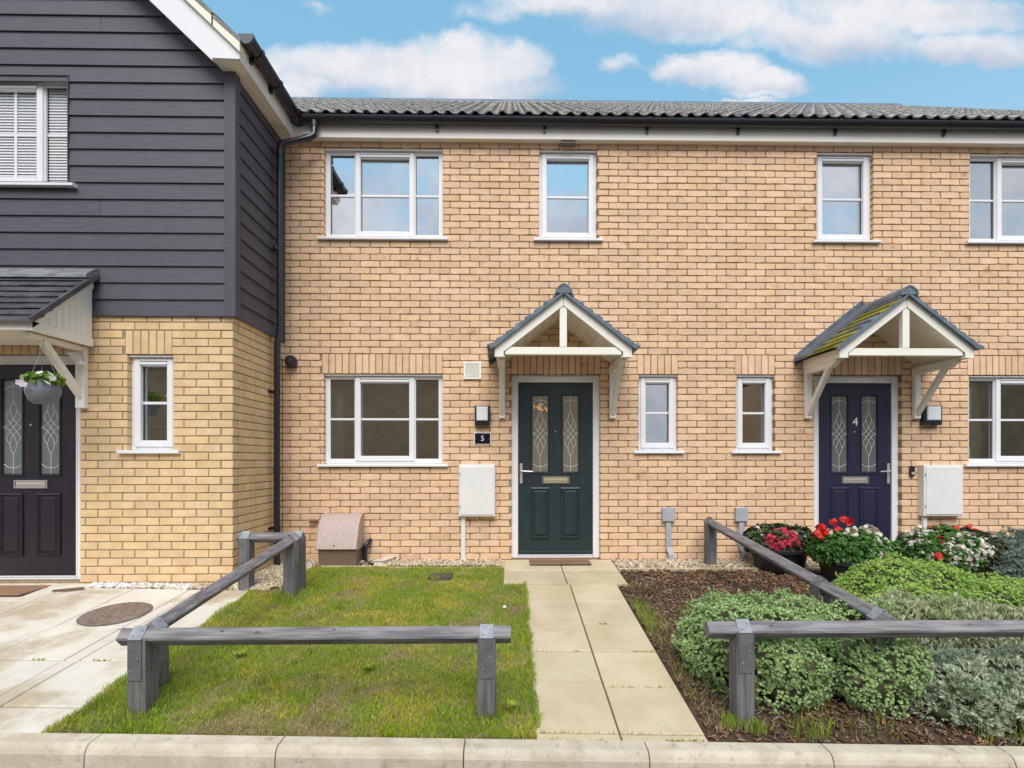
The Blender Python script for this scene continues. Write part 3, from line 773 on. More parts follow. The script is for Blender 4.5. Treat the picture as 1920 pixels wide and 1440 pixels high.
def put_side(u, z, L, H): f6.add(XS, u, z, L, H, True)
lay(f6, Y1, Y0+.0, z_base, zcl+.01, zl_grid, [], put_side, phase=(.6+.0) % .225,
    endfix=lambda k, a, b: (a+.1075, b) if k % 2 else (a, b))
f6.build(wall6)
window(house6, *W0, Y1, False, M_GLASSD, sillo=.07)
d6, X6, Z6, yd6 = door(house6, *D6, Y1, M_DBLACK, M_DGLASSG, flip=False)
# upper storey: wall behind the boards
UZ1 = CAMZ+3.60
WU = (at(-105, 250, Y1-.03).x, at(126, 250, Y1-.03).x, at(60, 352, Y1-.03).z, at(60, 141, Y1-.03).z)
APX, RK = -4.95, .95                                  # gable apex x, rake slope
XE, ZE = -2.42, CAMZ+3.80
def rake_x(z, off=0): return XE-(z-ZE)/RK-off
mb = MB(); core(mb, -7.3, XS, zcl+.06, UZ1+.25, [WU], lambda a, b, c, d: mb.box(a, b, Y1, Y1+.28, c, d))
mb.prism([(-7.3, UZ1+.25), (XS, UZ1+.25), (APX, ZE+(XE-APX)*RK-.12), (APX-.2, ZE+(XE-APX)*RK-.12)], 'y', Y1, Y1+.28)
mb.box(XS-.28, XS, Y1+.28, Y0+.02, zcl+.06, UZ1+.2)
mb.build('upper_wall', M_BLACKM, house6)
clad = part('cladding', house6, (-4.8, Y1, zcl))
PB = .1535
XT = -2.632
i = 0
def board_front(x0a, x0b, x1a, x1b, z, H, par, mt=M_CLAD):
    """x0a/x0b left at bottom/top, x1a/x1b right at bottom/top"""
    yb = Y1-.001; zb, zt = z, z+H
    V = [(x0a, yb-.024, zb), (x1a, yb-.024, zb), (x1b, yb-.008, zt), (x0b, yb-.008, zt), (x0a, yb-.012, zb), (x1a, yb-.012, zb), (x1b, yb, zt), (x0b, yb, zt)]
    return MB().add(V, [(0,1,2,3), (5,4,7,6), (0,4,5,1), (3,2,6,7), (0,3,7,4), (1,5,6,2)]).build('cladding_board', mt, par)
nb = 0
while True:
    z = zcl+nb*PB; H = PB+.006
    if z > CAMZ+5.6: break
    xr0 = min(XT, rake_x(z, .17)) if z > ZE-.35 else XT
    xr1 = min(XT, rake_x(z+H, .17)) if z+H > ZE-.35 else XT
    xl = -7.3
    if z+H*.4 > WU[2]-.02 and z+H*.6 < WU[3]+.04:
        board_front(xl, xl, WU[0]-.004, WU[0]-.004, z, H, clad); board_front(WU[1]+.006, WU[1]+.006, xr0, xr1, z, H, clad)
    elif nb in (6, 17, 19):
        j = at(191 if nb != 19 else 10, 380, Y1).x; board_front(xl, xl, j-.001, j-.001, z, H, clad); board_front(j+.002, j+.002, xr0, xr1, z, H, clad)
    else: board_front(xl, xl, xr0, xr1, z, H, clad)
    nb += 1
for k in range(17):                                    # boards of the return wall
    z = zcl+k*PB; zt = min(z+PB+.006, UZ1+.05)
    if zt-z < .03: break
    x = XS+.001; ya, yb = Y1+.045, Y0-.002
    V = [(x+.024, ya, z), (x+.024, yb, z), (x+.008, yb, zt), (x+.008, ya, zt), (x+.012, ya, z), (x+.012, yb, z), (x, yb, zt), (x, ya, zt)]
    MB().add(V, [(0,1,2,3), (5,4,7,6), (0,4,5,1), (3,2,6,7), (0,3,7,4), (1,5,6,2)]).build('cladding_board', M_CLADS, clad)
MB().box(XT-.002, XS+.040, Y1-.036, Y1+.0, zcl-.004, UZ1+.06).build('corner_trim', M_CLAD, clad, bevel=.003)
MB().box(XS+.0, XS+.0395, Y1+.0005, Y1+.058, zcl-.004, UZ1+.02).build('corner_trim', M_CLADS, clad, bevel=.003)
MB().box(XS+.0, XS+.034, Y0-.03, Y0-.001, zcl-.004, UZ1+.0).build('end_trim', M_CLADS, clad)
for px_ in ((0, 0),):                                  # dark reveal trims round the upstairs window
    MB().ring(WU[0]-.008, WU[1]+.008, WU[2]-.004, WU[3]+.008, .007, Y1-.032, Y1+.05).build('window_trim', M_CLAD, clad)
window(house6, WU[0], WU[1], WU[2], WU[3], Y1-.035, True, M_GLASSB, sillo=.085, vbar=True, rec=.075)
# underside drip of the cladding
MB().box(-7.0, XS+.02, Y1-.022, Y1+.01, zcl-.003, zcl+.004).build('drip_strip', M_CLAD, clad)
room(house6, -7, XS-.3, Y1+.285, Y1+3, .02, 2.42); room(house6, -7, XS-.3, Y1+.285, Y1+1.5, 2.6, 4.9)
# gable roof, barge board, box end, verge caps
YB = 4.83
zap = ZE+(XE-APX)*RK
roof6 = part('roof', house6, (APX, Y1, ZE))
def rp(x, dz=0): return ZE+(XE-x)*RK+dz
MB().prism([(XE, ZE-.02), (XE-.03, ZE-.05), (APX, zap-.08), (2*APX-XE, ZE-.05), (2*APX-XE, ZE-.02), (APX, zap-.02)], 'y', YB+.03, 12).build('roof_deck', M_BLACKM, roof6)
cs = math.cos(math.atan(RK)); nrm = (math.sin(math.atan(RK)), cs)
bw = .235
e0 = (-2.78, 0)
pi_ = [at(281, 0, YB), at(393, 107.5, YB), at(449, 110, YB), at(449, 80, YB), at(430, 76, YB), at(351, 0, YB)]
tx = APX
slp = (pi_[0].z-pi_[1].z)/(pi_[1].x-pi_[0].x)
slo = (pi_[5].z-pi_[4].z)/(pi_[4].x-pi_[5].x)
zi = pi_[1].z+(pi_[1].x-tx)*slp; zo = pi_[4].z+(pi_[4].x-tx)*slo
xj = at(397.7, 60, YB).x
MB().prism([(tx, zi), (xj-.001, pi_[1].z+(pi_[1].x-xj)*slp), (xj-.001, pi_[4].z+(pi_[4].x-xj)*slo), (tx, zo)], 'y', YB, YB+.02).build('bargeboard', M_WHITE, roof6, bevel=.002)
MB().prism([(2*tx-pi_[4].x, pi_[1].z), (tx-.001, zi), (tx-.001, zo), (2*tx-pi_[4].x, pi_[4].z)], 'y', YB, YB+.02).build('bargeboard', M_WHITE, roof6, bevel=.002)
MB().prism([(xj+.001, pi_[1].z-.002), (pi_[2].x, pi_[2].z), (pi_[3].x, pi_[3].z), (pi_[4].x, pi_[4].z), (xj+.001, pi_[4].z+(pi_[4].x-xj)*slo)], 'y', YB-.001, YB+.02).build('box_end', M_WHITE, roof6, bevel=.002)
# side fascia and soffit
xf = pi_[2].x
MB().box(xf-.018, xf, YB+.02, Y0+.0, pi_[2].z, CAMZ+3.80).build('fascia', M_FASCIA, house6)
MB().box(XS+.0, xf-.018, YB+.02, Y0+.0, pi_[2].z+.004, pi_[2].z+.016).build('soffit', M_SOFF, house6)
MB().box(xj+.01, XS+.0, YB+.02, Y1+.0, pi_[2].z+.004, pi_[2].z+.016).build('soffit', M_SOFF, house6)
# sloping soffit behind bargeboard
MB().add([(tx, YB+.02, zi+.01), (xj, YB+.02, pi_[1].z+.012), (xj, Y1, pi_[1].z+.012), (tx, Y1, zi+.01)], [(0,1,2,3)]).build('verge_soffit', M_SOFF, roof6)
# verge caps: stepped units along the rake
u0 = XE+.03
for k in range(11):
    xa = XE+.02-k*.235; xb = xa-.236
    za, zb_ = rp(xa, .03), rp(xb, .03)
    za0, zb0 = pi_[4].z+(pi_[4].x-xa)*slo-.01, pi_[4].z+(pi_[4].x-xb)*slo-.01
    MB().prism([(xa, za0), (xa, za0+.085), (xb, zb0+.075), (xb, zb0)], 'y', YB-.030, YB+.06).build('verge_cap', M_SOFF, roof6, bevel=.006)
    MB().prism([(xa+.01, za0+.080), (xa+.01, za0+.108), (xb, zb0+.092), (xb, zb0+.070)], 'y', YB-.036, YB+.30).build('roof_tile', M_ROOF, roof6, bevel=.005)
# side gutter with end cap
gx = xf+.062
g6 = part('gutter', house6, (gx, 5.4, CAMZ+3.79))
MB().prism([(gx+a, CAMZ+3.775+b*1.2) for a, b in gutter_sec(.062)], 'y', YB+.0, YF-.02).build('gutter_channel', M_BLACKP, g6, smooth=True)
n = 10; rr = .066
MB().prism([(gx-rr*math.cos(math.pi*k/n), CAMZ+3.778-rr*1.2*math.sin(math.pi*k/n)) for k in range(n+1)], 'y', YB-.014, YB+.012).build('gutter_end_cap', mat('grey_gutter_cap', (.07, .08, .10), rough=.4), g6, bevel=.004)
for yy in (5.02, 5.42):
    MB().prism([(gx-rr*1.07*math.cos(math.pi*k/n), CAMZ+3.779-rr*1.3*math.sin(math.pi*k/n)) for k in range(n+1)], 'y', yy-.02, yy+.02).build('gutter_bracket', M_BLACKP, g6)
    MB().box(xf, xf+.03, yy-.015, yy+.015, CAMZ+3.66, CAMZ+3.74).build('gutter_bracket', M_BLACKP, g6)
# corner of the two gutters
MB().prism([(gx+a*1.05, CAMZ+3.778+b*1.26) for a, b in gutter_sec(.066)], 'y', YF-.16, YF-.0).build('gutter_corner', M_BLACKP, g6)

# downpipe in the corner
pxX, pxY = XS+.065, 5.82
zt = at(522, 268, pxY).z
dp = part('downpipe', house5, (pxX, pxY, 0))
o1 = at(590, 232, YF-.06); 
XP2 = pxX+.0
MB().tube([(pxX, pxY, G(pxX, pxY)-.03), (pxX, pxY, zcl-.1), (pxX+.03, pxY, zcl+.12), (pxX+.03, pxY, zt-.06)], .034, 14).build('pipe', M_BLACKP, dp, smooth=True)
el = at(590, 256, YF-.09)
MB().tube([(pxX+.03, pxY, zt-.10), (pxX+.035, pxY, zt-.03), (pxX+.07, pxY+.005, zt), (el.x-.05, el.y, el.z-.01), (el.x-.005, el.y+.0, el.z+.02), (o1.x, YF-.062, o1.z-.04), (o1.x, YF-.062, CAMZ+3.72)], .033, 14).build('offset_bend', M_BLACKP, dp, smooth=True)
for a, b, r_ in (((pxX+.03, pxY, zt-.14), (pxX+.03, pxY, zt-.07), .039), ((el.x-.12, el.y, el.z-.025), (el.x-.06, el.y, el.z-.012), .038), ((o1.x, YF-.062, CAMZ+3.66), (o1.x, YF-.062, CAMZ+3.72), .040), ((pxX, pxY, 1.0), (pxX, pxY, 1.06), .038)):
    MB().tube([a, b], r_, 14).build('pipe_collar', M_BLACKP, dp, smooth=True)
for zz in (at(520, 466, pxY).z, at(520, 735, pxY).z, at(520, 990, pxY).z):
    MB().box(XS, pxX-.02, pxY-.014, pxY+.014, zz-.010, zz+.010).box(XS+.0, XS+.012, pxY-.07, pxY+.05, zz-.013, zz+.013).build('pipe_clip', M_BLACKP, dp)
    MB().tube([(pxX, pxY, zz-.018), (pxX, pxY, zz+.018)], .0375, 14).build('pipe_clip', M_BLACKP, dp)

# ------------------------------------------------------------------ gabled canopies over doors 5 and 4
def canopy(house, cx, mossy, seed):
    c = part('porch_canopy', house, (cx, Y0, CAMZ+1.035)); r = random.Random(seed)
    YFc = 5.39; B = CAMZ
    S = .775; za = B+1.665; zin = B+1.553; hw = .685
    for s in (-1, 1):
        x = lambda t: cx+s*t
        zl = za-hw*S
        P = [(x(0.0008), za), (x(hw), zl), (x(hw), B+1.035), (x(hw-.082), B+1.035), (x(hw-.082), zin-(hw-.082)*S), (x(0.0008), zin)]
        MB().prism(P, 'y', YFc, YFc+.03).build('bargeboard', M_CANW, c, bevel=.003)
        MB().box(*sorted((x(hw-.012), x(hw-.034))), YFc+.03, Y0-.003, B+1.035, zl+.0).build('eaves_fascia', M_CANW, c, bevel=.002)
        # lining boards under the rafters, run from front to wall
        nbd = 7
        for k in range(nbd):
            t0, t1 = k/nbd*(hw-.04), (k+1)/nbd*(hw-.04)
            z0_, z1_ = zin+.015-t0*S, zin+.015-t1*S
            V = [(x(t0+.002), YFc+.03, z0_), (x(t1-.002), YFc+.03, z1_+.0015), (x(t1-.002), Y0-.002, z1_+.0015), (x(t0+.002), Y0-.002, z0_), (x(t0+.002), YFc+.03, z0_+.012), (x(t1-.002), YFc+.03, z1_+.0135), (x(t1-.002), Y0-.002, z1_+.0135), (x(t0+.002), Y0-.002, z0_+.012)]
            MB().add(V, [(0,1,2,3),(7,6,5,4),(0,4,5,1),(1,5,6,2),(2,6,7,3),(3,7,4,0)]).build('lining_board', M_SOFF, c)
        # horizontal strip of soffit at the eaves
        MB().box(*sorted((x(hw-.034), x(hw-.10))), YFc+.03, Y0-.003, B+1.037, B+1.049).build('eaves_soffit', M_SOFF, c)
        # tiles
        nc = 8; tot = .755; pw = tot/nc; ang = math.atan(S)
        ny = 3; yy0, yy1 = YFc-.035, Y0-.012
        for k in range(nc):
            for j in range(ny):
                ya = yy0+(yy1-yy0)*j/ny+.002; yb = yy0+(yy1-yy0)*(j+1)/ny-.002
                tin, tout = k*pw-.02, (k+1)*pw+.012
                bell = .012*max(0, k-5.5)
                zt0 = za+.022-tin*S+.0; zt1 = za+.056-tout*S+bell*1.0
                V = [(x(max(tin, .0)), ya, zt0), (x(tout), ya, zt1), (x(tout), yb, zt1), (x(max(tin, .0)), yb, zt0), (x(max(tin, .0)), ya, zt0-.018), (x(tout), ya, zt1-.020), (x(tout), yb, zt1-.020), (x(max(tin, .0)), yb, zt0-.018)]
                mt = M_MOSS if (mossy and s < 0 and k > 0 and not (j == 0 and r.random() < .2)) else M_CTILE
                Fc = [(0,1,2,3),(7,6,5,4),(0,4,5,1),(1,5,6,2),(2,6,7,3),(3,7,4,0)]
                if s < 0: Fc = [tuple(reversed(f)) for f in Fc]
                MB().add(V, Fc).build('roof_tile', mt, c)
        # edge tile along the verge
        P = [(x(0), za+.012), (x(.735), za+.012-.735*S+.028), (x(.735), za-.012-.735*S+.026), (x(.69), za-.014-.69*S+.01), (x(0), za-.006)]
        MB().prism(P, 'y', YFc-.040, YFc+.012).build('verge_tile', M_CTILE, c, bevel=.003)
        # lead flashing, dressed over the tiles and up the wall
        P = [(x(0), za+.145), (x(.30), za+.14-.30*S), (x(.60), za+.13-.60*S), (x(.765), za+.11-.765*S), (x(.765), za+.0-.765*S), (x(0), za+.02)]
        MB().prism(P, 'y', Y0-.022, Y0-.001).build('lead_flashing', M_LEAD, c, bevel=.004)
        P = [(x(0), za+.092), (x(.775), za+.092-.775*S), (x(.775), za+.05-.775*S), (x(0), za+.050)]
        MB().prism(P, 'y', Y0-.25, Y0-.010).build('lead_apron', M_LEAD, c, bevel=.005)
        # gallows bracket
        bx = .625
        MB().box(*sorted((x(bx-.034), x(bx+.034))), Y0-.055, Y0-.001, B+.468, B+1.034).build('bracket_post', M_CANW, c, bevel=.004)
        MB().prism([(Y0-.056, B+.975), (Y0-.056, B+1.034), (Y0-.60, B+1.034), (Y0-.60, B+1.022), (Y0-.58, B+1.008), (Y0-.54, B+.99), (Y0-.52, B+.975)], 'x', *sorted((x(bx-.03), x(bx+.03)))).build('bracket_arm', M_CANW, c, bevel=.003)
        MB().bar((x(bx), Y0-.035, B+.515), (x(bx), Y0-.455, B+.995), .052, .052).build('bracket_brace', M_CANW, c, bevel=.004)
        for zz in (B+.50, B+.93):
            MB().tube([(x(bx), Y0-.057, zz), (x(bx), Y0-.0545, zz)], .007, 8).build('screw', M_GASB, c)
    MB().box(cx-.585, cx+.585, YFc+.012, YFc+.07, B+1.056, B+1.131).build('tie_beam', M_CANW, c, bevel=.003)
    MB().box(cx-.036, cx+.036, YFc+.010, YFc+.065, B+1.1315, zin+.012).build('king_post', M_CANW, c, bevel=.003)
    # ridge of half round tiles
    ya = YFc-.05
    for k in range(2):
        yb = ya+(.36 if k == 0 else Y0-.02-ya)
        V = []; Fc = []; n = 8; ra = .082-.004*k
        for yy in (ya, yb):
            for rr in (ra, ra-.016):
                for i in range(n+1):
                    t = math.pi*(i/n); V.append((cx-rr*1.08*math.cos(t), yy, za+.010+rr*math.sin(t)-.02*abs(math.cos(t))))
        m = n+1
        for i in range(n): Fc += [(i, i+1, 2*m+i+1, 2*m+i), (m+i, 3*m+i, 3*m+i+1, m+i+1), (i, m+i, m+i+1, i+1), (2*m+i, 2*m+i+1, 3*m+i+1, 3*m+i)]
        MB().add(V, Fc).build('ridge_tile', M_CTILE if k == 0 else M_LEAD, c, smooth=True); ya = yb-.01
    MB().add([(cx+.078*math.cos(math.pi*i/10), YFc-.044, za-.005+.078*math.sin(math.pi*i/10)) for i in range(11)], [tuple(range(10, -1, -1))]).build('ridge_end', M_CTILE, c)
    MB().box(cx-.003, cx+.003, YFc-.002, YFc+.001, za-.065, za-.045).build('screw', M_BLACKM, c)
canopy(house5, .531, False, 1)
canopy(house4, at(1700.5, 650, 5.39).x, True, 2)

# lean-to canopy on the left house
def leanto():
    B = CAMZ; yw = Y1-.03; yf = 4.37; xr, xl = -3.83, -5.16
    c = part('porch_canopy', house6, ((xr+xl)/2, Y1, B+1.04))
    z0, zf, zt = B+1.038, B+1.128, B+1.70
    MB().box(xl, xr-.030, yf, yf+.03, z0, zf-.005).build('front_fascia', M_CANW, c, bevel=.003)
    for s, x in ((1, xr), (-1, xl)):
        x0_, x1_ = (x-.028, x) if s > 0 else (x, x+.028)
        P = [(yf+.004, z0), (yf+.004, zf-.012), (yw, zt-.045), (yw, z0)]
        MB().prism(P, 'x', x0_+.006*(s > 0)*-1, x1_-.006 if s > 0 else x1_).build('cheek_panel', M_CANW, c)
        # frame of the cheek and its vertical grooves
        MB().prism([(yf+.002, z0-.001), (yf+.002, z0+.07), (yw+.0, z0+.07), (yw+.0, z0)], 'x', x0_, x1_+.006).build('cheek_rail', M_CANW, c, bevel=.002)
        MB().prism([(yf+.001, zf-.07), (yf+.001, zf-.008), (yw, zt-.045), (yw, zt-.13)], 'x', x0_, x1_+.006).build('cheek_rail', M_CANW, c, bevel=.002)
        for k in range(6):
            yy = yf+.17+k*.068; zz = zf-.08+(yy-yf)*(zt-zf)/(yw-yf)
            MB().box(x0_+.001, x1_+.002, yy, yy+.058, z0+.065, max(zz, z0+.08)).build('cheek_board', M_CANW, c, bevel=.003)
    MB().box(xl+.02, xr-.02, yf+.03, yw, z0+.01, z0+.022).build('soffit', M_SOFF, c)
    n = 8; pr = random.Random(4)
    L = (yw-yf+.05)
    for k in range(n):
        ya = yf-.05+k*L/n*.93; yb = ya+L/n+.03; sl_ = (zt-zf)/(yw-yf+.0)
        z_a = zf+.034+(ya-yf)*sl_; z_b = zf-.008+(yb-yf)*sl_
        a = xl-.05-(k % 2)*.15
        while a < xr+.05:
            b = min(a+.30, xr+.05); a2 = max(a, xl-.05)
            if b-a2 > .03:
                dz = pr.uniform(-.003, .003)
                V = [(a2+.001, ya, z_a+dz), (b-.001, ya, z_a+dz), (b-.001, yb, z_b), (a2+.001, yb, z_b)]; V += [(p, q, r_-.018) for p, q, r_ in V]
                MB().add(V, [(0,1,2,3),(7,6,5,4),(0,4,5,1),(1,5,6,2),(2,6,7,3),(3,7,4,0)]).build('roof_tile', M_SLATE, c, bevel=.002)
            a += .30
    MB().prism([(yw-.02, zt+.045), (yw-.14, zt-.045), (yw-.14, zt-.075), (yw, zt-.01), (yw+.03, zt+.045)], 'x', xl-.05, xr+.05).build('lead_flashing', mat('grey_lead', (.17, .175, .19), (.30, .31, .33), 9, .45, .4, 25, metal=.2, stretch=(1, 1, 3)), c, bevel=.003)
    MB().bar((xr+.045, yf-.055, zf-.018), (xr+.045, yw, zt-.01), .03, .04).build('verge_trim', M_SLATE, c)
    for s, x in ((1, xr-.10), (-1, xl+.10)):
        zb = at(163, 766, Y1).z
        MB().box(x-.042, x+.042, Y1-.055, Y1-.001, zb, z0-.0).build('bracket_post', M_CANW, c, bevel=.004)
        MB().box(x-.03, x+.03, yf+.06, Y1-.055, z0-.045, z0-.001).build('bracket_arm', M_CANW, c, bevel=.003)
        MB().bar((x, Y1-.04, zb+.11), (x, yf+.20, z0-.03), .052, .06).build('bracket_brace', M_CANW, c, bevel=.004)
leanto()

# ------------------------------------------------------------------ fixtures on the walls
def meter(px0, px1, py0, py1, label, pipe_px):
    a, b = at(px0, 900, Y0-.0), at(px1, 900, Y0-.0)
    z1_, z0_ = at(px0, py0, Y0-.09).z, at(px0, py1, Y0-.09).z
    sc = (Y0-.09)/Y0; xa, xb = a.x*sc, b.x*sc
    t = thing('meter_cupboard', ((xa+xb)/2, Y0, z0_), label, 'meter box', 'white meter cupboards on the front walls')
    MB().cbox(xa, xb, Y0-.085, Y0-.001, z0_, z1_, .006).build('cabinet', M_METER, t)
    MB().cbox(xa+.022, xb-.018, Y0-.094, Y0-.083, z0_+.02, z1_-.022, .004).build('cabinet_door', M_METER, t)
    MB().tube([(xb-.045, Y0-.096, (z0_+z1_)/2-.01), (xb-.045, Y0-.093, (z0_+z1_)/2-.01)], .006, 8).build('lock', M_CHROME, t)
    for zz in (z0_+.10, z1_-.12): MB().box(xa+.012, xa+.022, Y0-.0945, Y0-.084, zz, zz+.03).build('hinge', M_GREYBOX, t)
    px_ = at(pipe_px, 1000, Y0-.03).x
    MB().cbox(px_-.024, px_+.024, Y0-.04, Y0-.001, G(px_, Y0)-.03, z0_-.001, .005).build('conduit', M_METER, t)
meter(860, 928, 871, 969, 'white meter cupboard to the left of the dark green door', 868.5)
meter(1733, 1807, 872, 968, 'white meter cupboard to the right of the navy door above the flowers', 1734)

def wall_lamp(px0, px1, py0, py1, label):
    a, b = at(px0, py0, Y0-.05), at(px1, py1, Y0-.05)
    t = thing('wall_lamp', ((a.x+b.x)/2, Y0, b.z), label, 'lamp', 'black and white wall lamps by the doors')
    MB().cbox(a.x, b.x, Y0-.075, Y0-.001, b.z, a.z, .006).build('housing', M_BLACKP, t)
    W = b.x-a.x
    MB().cbox(a.x+W*.12, b.x-W*.13, Y0-.095, Y0-.07, b.z+(a.z-b.z)*.24, a.z-(a.z-b.z)*.05, .008).build('diffuser', M_LAMPW, t)
    MB().lathe([(.001, 0), (.014, .004), (.018, .014), (.018, .03)], ((a.x+b.x)/2, Y0-.078, b.z-.006), 12).build('motion_sensor', M_BLACKM, t)
wall_lamp(890.5, 918.5, 761, 798, 'black framed wall lamp above the number 5 plate')
wall_lamp(1730.5, 1764, 761, 797, 'black framed wall lamp right of the navy door')

a, b = at(889, 811, Y0-.012), at(920.5, 833.5, Y0-.012)
t = thing('house_number_plate', ((a.x+b.x)/2, Y0, b.z), 'small black plate with white border and the number 5, below the wall lamp', 'sign')
MB().cbox(a.x, b.x, Y0-.012, Y0-.001, b.z, a.z, .002).build('border', M_ORN, t)
MB().cbox(a.x+.008, b.x-.008, Y0-.0155, Y0-.011, b.z+.008, a.z-.008, .002).build('plate', mat('dark_navy_plate', (.008, .008, .02), rough=.2), t)
text_obj('5', .085, ((a.x+b.x)/2, Y0-.017, (a.z+b.z)/2), M_ORN, t, 'number')
for x in (a.x+.022, b.x-.022): MB().tube([(x, Y0-.018, (a.z+b.z)/2), (x, Y0-.015, (a.z+b.z)/2)], .003, 6).build('screw', M_CHROME, t)

a, b = at(869, 678, Y0-.02), at(902.5, 711, Y0-.02)
t = thing('air_vent', ((a.x+b.x)/2, Y0, b.z), 'square white louvred air vent on the brick left of the canopy', 'vent')
MB().ring(a.x, b.x, b.z, a.z, .024, Y0-.022, Y0-.001).build('vent_frame', M_CANW, t, bevel=.003)
MB().box(a.x+.02, b.x-.02, Y0-.006, Y0-.002, b.z+.02, a.z-.02).build('backing', M_GASB, t)
for k in range(7):
    z = b.z+.03+k*(a.z-b.z-.055)/6.4
    MB().add([(a.x+.022, Y0-.020, z), (b.x-.022, Y0-.020, z), (b.x-.022, Y0-.007, z+.016), (a.x+.022, Y0-.007, z+.016), (a.x+.022, Y0-.020, z+.004), (b.x-.022, Y0-.020, z+.004), (b.x-.022, Y0-.007, z+.020), (a.x+.022, Y0-.007, z+.020)], [(0,1,2,3),(7,6,5,4),(0,4,5,1),(1,5,6,2),(2,6,7,3),(3,7,4,0)]).build('louvre', M_CANW, t)

c = at(545, 677, Y0-.06)
t = thing('security_camera', (c.x, Y0, c.z), 'small round black camera on the brick beside the downpipe', 'camera')
MB().tube([(c.x-.01, Y0-.001, c.z), (c.x-.01, Y0-.03, c.z)], .066, 20).build('base', M_BLACKP, t, smooth=True)
prof = [(c.x+.0, Y0-.03, c.z), (c.x, Y0-.06, c.z), (c.x+.004, Y0-.085, c.z), (c.x+.006, Y0-.10, c.z)]
MB().tube(prof, [.064, .066, .060, .046], 20).build('body', M_BLACKP, t, smooth=True)
MB().tube([(c.x+.006, Y0-.10, c.z), (c.x+.007, Y0-.104, c.z)], [.022, .020], 14).build('lens', mat('lens_glass', (.05, .05, .08), rough=.05), t, smooth=True)

# gas meter box
t = thing('gas_meter_box', (at(632, 1030, Y0).x, Y0, 0), 'faded pinkish brown curved gas meter box at the foot of the wall', 'meter box')
yb = Y0-.30
xa, xb = at(592, 1030, yb).x, at(660, 1030, yb).x
zt_, zm, zb_ = at(630, 964, Y0-.05).z, at(630, 1031, yb).z, G(-1.7, 5.85)-.03
P = [(Y0-.002, zt_+.0), (Y0-.03, zt_+.008), (Y0-.09, zt_-.005), (Y0-.16, zt_-.05), (Y0-.22, zt_-.13), (Y0-.265, zt_-.24), (yb, zm+.03), (yb-.008, zm+.006), (yb, zm), (Y0-.002, zm)]
MB().prism(P, 'x', xa, xb+.05).build('lid', M_GAS, t, bevel=.008, smooth=True)
MB().prism([(Y0-.002, zm-.001), (yb+.02, zm-.001), (yb+.05, zb_), (Y0-.002, zb_)], 'x', xa+.02, xb+.04).build('base', M_GASB, t, bevel=.006)
MB().tube([((xa+xb)/2, yb-.006, zm+.045), ((xa+xb)/2, yb+.002, zm+.045)], .007, 8).build('lock', M_BLACKM, t)
c = at(584, 977, Y0-.05)
t = thing('outlet_pipe', (c.x, Y0, c.z), 'short dark pipe stub left of the gas meter box', 'pipe')
MB().tube([(c.x+.06, Y0-.02, c.z), (c.x+.02, Y0-.05, c.z), (c.x-.02, Y0-.06, c.z+.005)], [.014, .020, .022], 10).build('stub', M_GASB, t, smooth=True)
# gully pipe and its rim
c = at(686, 1050, Y0-.07)
t = thing('drain_pipe', (c.x, Y0-.07, 0), 'short black waste pipe bending into the gully beside the gas box', 'pipe')
MB().tube([(c.x-.01, Y0-.07, G(c.x, Y0)-.04), (c.x-.01, Y0-.07, .15), (c.x+.0, Y0-.065, .20), (c.x+.03, Y0-.03, .235), (c.x+.03, Y0, .24)], .025, 12).build('pipe', M_BLACKP, t, smooth=True)
MB().tube([(c.x-.01, Y0-.07, .14), (c.x-.01, Y0-.07, .19)], .029, 12).build('pipe_collar', M_BLACKP, t, smooth=True)
t = thing('gully', (c.x+.05, Y0-.12, 0), 'black square gully with a pale stone rim at the foot of the wall', 'drain')
gz = G(-1.5, 5.95)
MB().box(c.x-.12, c.x+.13, Y0-.25, Y0-.01, gz-.02, gz+.02).build('grate', M_BLACKM, t)
MB().prism([(c.x+.13, Y0-.27), (c.x+.22, Y0-.02), (c.x+.31, Y0-.02), (c.x+.24, Y0-.27)], 'z', gz-.03, gz+.055).build('rim_stone', M_PATIO, t, bevel=.012)

def cable_box(px0, px1, label, kx):
    a, b = at(px0, 952, Y0-.05), at(px1, 978, Y0-.05)
    t = thing('cable_box', ((a.x+b.x)/2, Y0, 0), label, 'cable box', 'grey cable boxes on the wall')
    MB().cbox(a.x, b.x, Y0-.05, Y0-.001, b.z, a.z, .005).build('lid', M_GREYBOX, t)
    x = (a.x+b.x)/2+.005
    MB().cbox(x-.03, x+.03, Y0-.035, Y0-.001, .16, b.z-.001, .005).build('conduit', M_GREYBOX, t)
    V = [(x-.03, Y0-.036, .161), (x+.03, Y0-.036, .161), (x+.03+kx, Y0-.07, .08), (x-.03+kx, Y0-.07, .08), (x-.03+kx, Y0-.07, -.04), (x+.03+kx, Y0-.07, -.04)]
    V += [(p, q+.033, r_) for p, q, r_ in V]
    MB().add(V, [(0,1,2,3), (3,2,5,4), (6,9,8,7), (9,10,11,8), (0,3,9,6), (3,4,10,9), (1,7,8,2), (2,8,11,5), (4,5,11,10)]).build('conduit_foot', M_GREYBOX, t)
cable_box(1242.5, 1265.5, 'grey cable box and conduit right of the green door', .02)
cable_box(1380, 1402.5, 'grey cable box and conduit behind the sloping fence rail', .03)
a, b = at(1708, 874, Y0-.03), at(1716, 893, Y0-.03)
t = thing('key_safe', ((a.x+b.x)/2, Y0, b.z), 'tiny black and grey push button unit between navy door and meter cupboard', 'doorbell')
MB().cbox(a.x, b.x, Y0-.03, Y0-.001, b.z, a.z, .004).build('case', M_BLACKP, t)
MB().box(a.x+.008, b.x-.008, Y0-.034, Y0-.029, b.z+.02, b.z+.05).build('button', M_GREYBOX, t)

